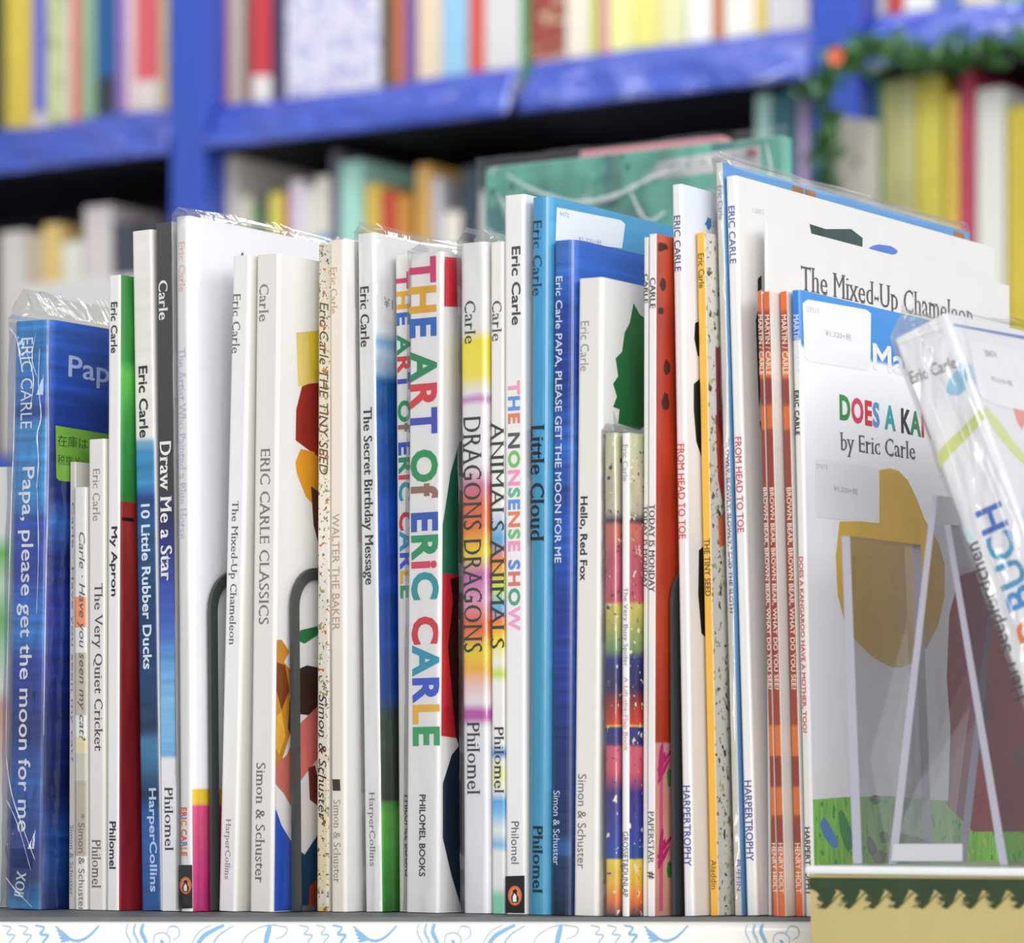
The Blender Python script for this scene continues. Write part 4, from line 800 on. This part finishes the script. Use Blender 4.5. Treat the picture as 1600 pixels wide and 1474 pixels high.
fdec(blob(1174, 239, 9, 7, n=10, seed=3), ink((224, 120, 140)), 'strip_print', .0004)
for i, (x, y) in enumerate([(770, 300), (800, 292), (1168, 300), (1190, 320), (980, 262)]): fdec(blob(x, y, 5, 7, n=8, seed=i), ink((50, 130, 120)), 'printed_spot')
# loose film over it
nx, nz = 60, 30; v = []; f = []
for j in range(nz+1):
    for i in range(nx+1):
        x = -.003+(G['t']+.010)*i/nx; z = .0+(G['h']+.005)*j/nz
        n1 = noise.noise(Vector((x*14, z*22, 3)))+.5*noise.noise(Vector((x*40, z*50, 9)))
        v.append((x, -.0012-.006*max(0, 1-abs(n1)*2.2), z))
for j in range(nz):
    for i in range(nx): a = j*(nx+1)+i; f.append((a, a+1, a+nx+2, a+nx+1))
mesh_obj('plastic_sleeve', v, f, clear('glossy_film', base=.10, edge=.8, rough=.12, bump=.6, bscale=40), G['root'], smooth=True)
for w_, pts in [(.0035, [(790, 272), (840, 300), (900, 316), (960, 306), (1020, 276), (1060, 264)]), (.0025, [(985, 300), (1010, 345), (1040, 330)]), (.002, [(775, 300), (800, 330), (860, 345), (940, 350)]), (.002, [(1196, 222), (1204, 260), (1200, 300)])]: crease_glint(G, 'spine', pts, w_, .010)  # white ribbons stand in for glare lines on the film
faceout('pink edged book peeking above the green face-out book', 905, 1128, 236, 2.33, TABLE+.0003, mat((226, 150, 160), .5, 'pink_cover'), PAGE)

# ------------------------------------------------------------------ khaki display box with grass fringe, acrylic stand, leaning wrapped book
P0 = Vector((xh(1264)*1.48, 1.48, 0)); ZT = ZC-.0256
fk = Frame((P0.x, P0.y, ZT-.105))
kb = empty('khaki_box', fk.M, 'khaki display box with dark green grass fringe, lower right corner', 'box')
KH = bands([(0, (186, 170, 112)), (1, (190, 174, 116))], h=.1, key='khaki_board', streak=.05, sv=(9, 9, 9), rough=.5)
WB, DB, HB = .30, .125, .1012
tp = .003
v = [(tp, tp, 0), (WB-tp, tp, 0), (WB-tp, DB, 0), (tp, DB, 0), (0, 0, HB), (WB, 0, HB), (WB, DB, HB), (0, DB, HB)]
mesh_obj('body', v, [(3, 2, 1, 0), (4, 5, 6, 7), (0, 1, 5, 4), (1, 2, 6, 5), (2, 3, 7, 6), (3, 0, 4, 7)], KH, kb)
DG = bands([(0, (40, 62, 34)), (1, (34, 54, 30))], key='dark_green_print', streak=.2, sv=(60, 60, 90), rough=.6)
kf = Frame(fk.P, 0)
def kpt(px, py, off=.0003):
    # front face leans by the taper
    p = fk.hit(px, py, 1, 0); q = tp*(HB-p.z)/HB; p = fk.hit(px, py, 1, q-off); return p
pts = [kpt(1264.5, 1371.5), kpt(1640, 1374), kpt(1640, 1392)]+[kpt(1264.5, 1390)]
v = [Vector(p) for p in pts]; mesh_obj('green_band', v, [(3, 2, 1, 0)], DG, kb)
rg = random.Random(3)
dgl = mat((74, 92, 52), .6, 'fringe_print'); dgd = mat((44, 64, 34), .6, 'fringe_print')
for i in range(11):
    cx = 1293+i*37.6+(2 if i > 3 else 0); vv = []; ff = []
    # main slanting tuft
    poly = [(cx-34, 1388), (cx-26, 1389), (cx-18, 1393), (cx-11, 1400), (cx-17, 1404), (cx-12, 1409), (cx-6, 1410), (cx-12, 1417), (cx-4, 1421), (cx+4, 1413), (cx+9, 1403), (cx+14, 1393), (cx+8, 1388)]
    o = [kpt(max(x, 1265), y, .0004) for x, y in poly]
    mesh_obj('grass_tuft', o, [tuple(t) for t in geometry.tessellate_polygon([o])], dgd, kb)
    for k in range(22):
        if k < 12: x, y, a, L_ = cx-2+k*2.2, 1419-k*2.2, rg.uniform(.7, 1.05), rg.uniform(6, 11)
        else: x, y, a, L_ = cx-12+rg.uniform(-3, 6), rg.uniform(1398, 1418), rg.uniform(2.4, 4.2), rg.uniform(5, 9)
        dx, dy = math.cos(a)*L_, -math.sin(a)*L_; nxx, nyy = math.sin(a)*.9, math.cos(a)*.9; n = len(vv)
        q = [(x-nxx, y-nyy), (x+nxx, y+nyy), (x+dx, y+dy)]
        vv += [kpt(max(X, 1265), Y, .0006) for X, Y in q]; ff.append((n, n+1, n+2))
    mesh_obj('grass_blades', vv, ff, dgl, kb)
tr = empty('white_tray', Frame((P0.x, P0.y, ZT-.0036)).M, 'shallow white plastic tray on top of the khaki box', 'tray')
box_obj('tray_base', (-.0015, WB, -.0015, DB, 0, .0034), mat((232, 236, 236), .25, 'white_plastic', coat=.5), tr, .0012)
# lower ledge that carries the box
lw = empty('lower_display_table', Frame((P0.x-.004, P0.y-.08, 0)).M, 'low table under the khaki box, below the picture', 'table')
box_obj('tabletop', (0, .5, 0, .22, ZT-.125, ZT-.1052), WH, lw, .002); box_obj('pedestal', (.02, .48, .03, .2, 0, ZT-.1252), mat((214, 212, 208), .5, 'cabinet_paint'), lw)
# acrylic stand
ACR = clear('clear_acrylic', tint=(.93, .93, .945), base=.05, edge=.35, rough=.04); EDG = mat((176, 174, 188), .35, 'acrylic_edge', coat=.4)
fs = Frame((xh(1330)*1.50, 1.50, ZT+.0001))
st = empty('acrylic_stand', fs.M, 'clear acrylic display stand on the white tray, pale grey edges', 'display stand')
def plate(top, bot, wt, wb, dep, name='acrylic_panel'):
    (xt, yt), (xb, _) = top, bot; v = []
    a0 = fs.hit(xb, 1346, 1, 0); a1 = fs.hit(xb+wb, 1346, 1, 0); b0 = fs.hit(xt, yt, 1, 0); b1 = fs.hit(xt+wt, yt, 1, 0)
    a0.z = a1.z = .0002
    F0 = [a0, a1, b1, b0]; v = F0+[p+Vector((0, dep, 0)) for p in F0]
    f = [(0, 1, 2, 3), (4, 7, 6, 5), (0, 4, 5, 1), (1, 5, 6, 2), (2, 6, 7, 3), (3, 7, 4, 0)]
    return mesh_obj(name, v, f, [ACR, EDG], st, [1, 1, 0, 0, 1, 0])
plate((1315, 838), (1333, 0), 13, 14, .062)
plate((1456, 775), (1388, 0), 9, 13, .062)
plate((1476, 820), (1562, 0), 9, 13, .100)
o = [fs.hit(x, y, 1, -.002) for x, y in ((1396, 1319), (1503, 1319), (1503, 1346), (1392, 1346))]
for p in o: p.z = max(p.z, .0003)
o += [p+Vector((0, .0008, 0)) for p in o]
mesh_obj('paper_label', o, [(3, 2, 1, 0), (4, 5, 6, 7), (0, 1, 5, 4), (1, 2, 6, 5), (2, 3, 7, 6), (3, 0, 4, 7)], mat((196, 196, 200), .6, 'grey_paper'), st)
# leaning wrapped book
Y = 1.43; xb, xt, yt = 1694, 1396, 533
X = xh(xb)*Y; rx, rz = xh(xt), zh(yt); A = (Y*rx-X)/(CT+ST*rx); Bz = (Y-A*ST)*rz+(ZC-ZT)
lean = math.atan2(A, Bz); h = math.hypot(A, Bz)
frl = Frame((X, Y, ZT+.0004), lean)
t = frl.hit(1487, 503, 2, h).x if False else .0248
flb = bands([(0, (226, 226, 230)), (1, (232, 232, 236))], h=h, key='printed_board', warp=.05, streak=.02, sv=(20, 20, 20))
L = make_book('thick film-wrapped white book leaning left at the lower right corner', frl, t, h, .20, flb, flb, hard=True, r=.002, group='picture books standing in the front row')
for pts, c, ly in [([(1436, 742), (1442, 728), (1470, 700), (1500, 672), (1521, 650), (1530, 640), (1542, 652), (1520, 676), (1490, 706), (1464, 732), (1448, 740)], (208, 216, 132), 1),
                   ([(1478, 612), (1482, 596), (1492, 582), (1500, 566), (1506, 560), (1512, 590), (1510, 608), (1498, 618), (1486, 618)], (156, 200, 226), 1), ([(1484, 815), (1500, 822), (1516, 830), (1524, 845), (1512, 848), (1490, 838)], (190, 222, 232), 1)]:
    decal(L, 'spine', pts, mat(c, .5, 'watercolour'), 'printed_brush_stroke', ly)
for pts, c in [([(1528, 640), (1540, 634), (1566, 664), (1584, 690), (1610, 720), (1606, 732), (1580, 706), (1556, 676)], (214, 224, 160)), ([(1582, 636), (1610, 642), (1610, 668), (1600, 664), (1597, 672), (1590, 660)], (232, 160, 150)), ([(1512, 566), (1520, 572), (1530, 600), (1526, 604), (1514, 590)], (176, 206, 226)), ([(1586, 800), (1600, 790), (1606, 830), (1590, 824)], (190, 222, 238))]:
    decal(L, 'cover', pts, mat(c, .5, 'watercolour'), 'printed_brush_stroke', 1)
decal(L, 'cover', [(1512, 532), (1640, 556), (1640, 650), (1560, 634), (1534, 622), (1528, 608)], mat((238, 238, 243), .4, 'sticker_paper'), 'price_sticker', 2)
put_text(L, 'cover', '28474', (1538, 551), (1557, 555), 12, (150, 150, 160), 'sans', 'sticker_lettering', layer=3); put_text(L, 'cover', '¥2,310+税', (1549, 591), (1582, 600), 11, (170, 170, 180), 'sans', 'sticker_lettering', layer=3)
decal(L, 'cover', [(1490, 506), (1640, 532), (1640, 538), (1490, 509)], ink((120, 140, 196)), 'blue_border', 1)
put_text(L, 'spine', 'Eric Carle', (1422, 591), (1493, 565), 21, (140, 138, 142), 'sansm', 'author_lettering')
put_text(L, 'spine', 'Herr Seepferdchen', (1597, 1092), (1521, 848), 25, (66, 64, 72), 'sansm', 'title_lettering')
put_text(L, 'spine', 'FLIP BUCH', (1640, 1072), (1543, 792), 41, None, 'sansb', 'series_lettering', mats=[ink(c) for c in ((206, 90, 80), (226, 120, 70), (226, 120, 80), (232, 130, 80), (76, 140, 200), (80, 150, 190), (84, 160, 200), (70, 110, 190))])
sleeve(L, .009, .004, 12, True)
for w_, pts in [(.0008, [(1440, 528), (1438, 556), (1450, 582), (1457, 543), (1446, 550)]), (.0006, [(1402, 536), (1440, 522), (1476, 508)]), (.0006, [(1458, 506), (1436, 526), (1450, 536)]), (.0008, [(1478, 512), (1502, 580), (1522, 640), (1550, 710), (1580, 780), (1602, 840)]),
                (.0007, [(1506, 640), (1524, 700), (1552, 770), (1575, 830), (1598, 890)]), (.0004, [(1448, 612), (1478, 690), (1502, 770)]), (.0004, [(1470, 600), (1496, 660), (1520, 720)]), (.0004, [(1530, 830), (1560, 900), (1590, 980)])]: crease_glint(L, 'spine', pts, w_)
for w_, pts in [(.0012, [(1512, 620), (1522, 640), (1532, 668), (1524, 640)]), (.0006, [(1500, 520), (1512, 580), (1524, 620)]), (.0007, [(1530, 690), (1560, 760), (1592, 830)])]: crease_glint(L, 'cover', pts, w_, .0015)
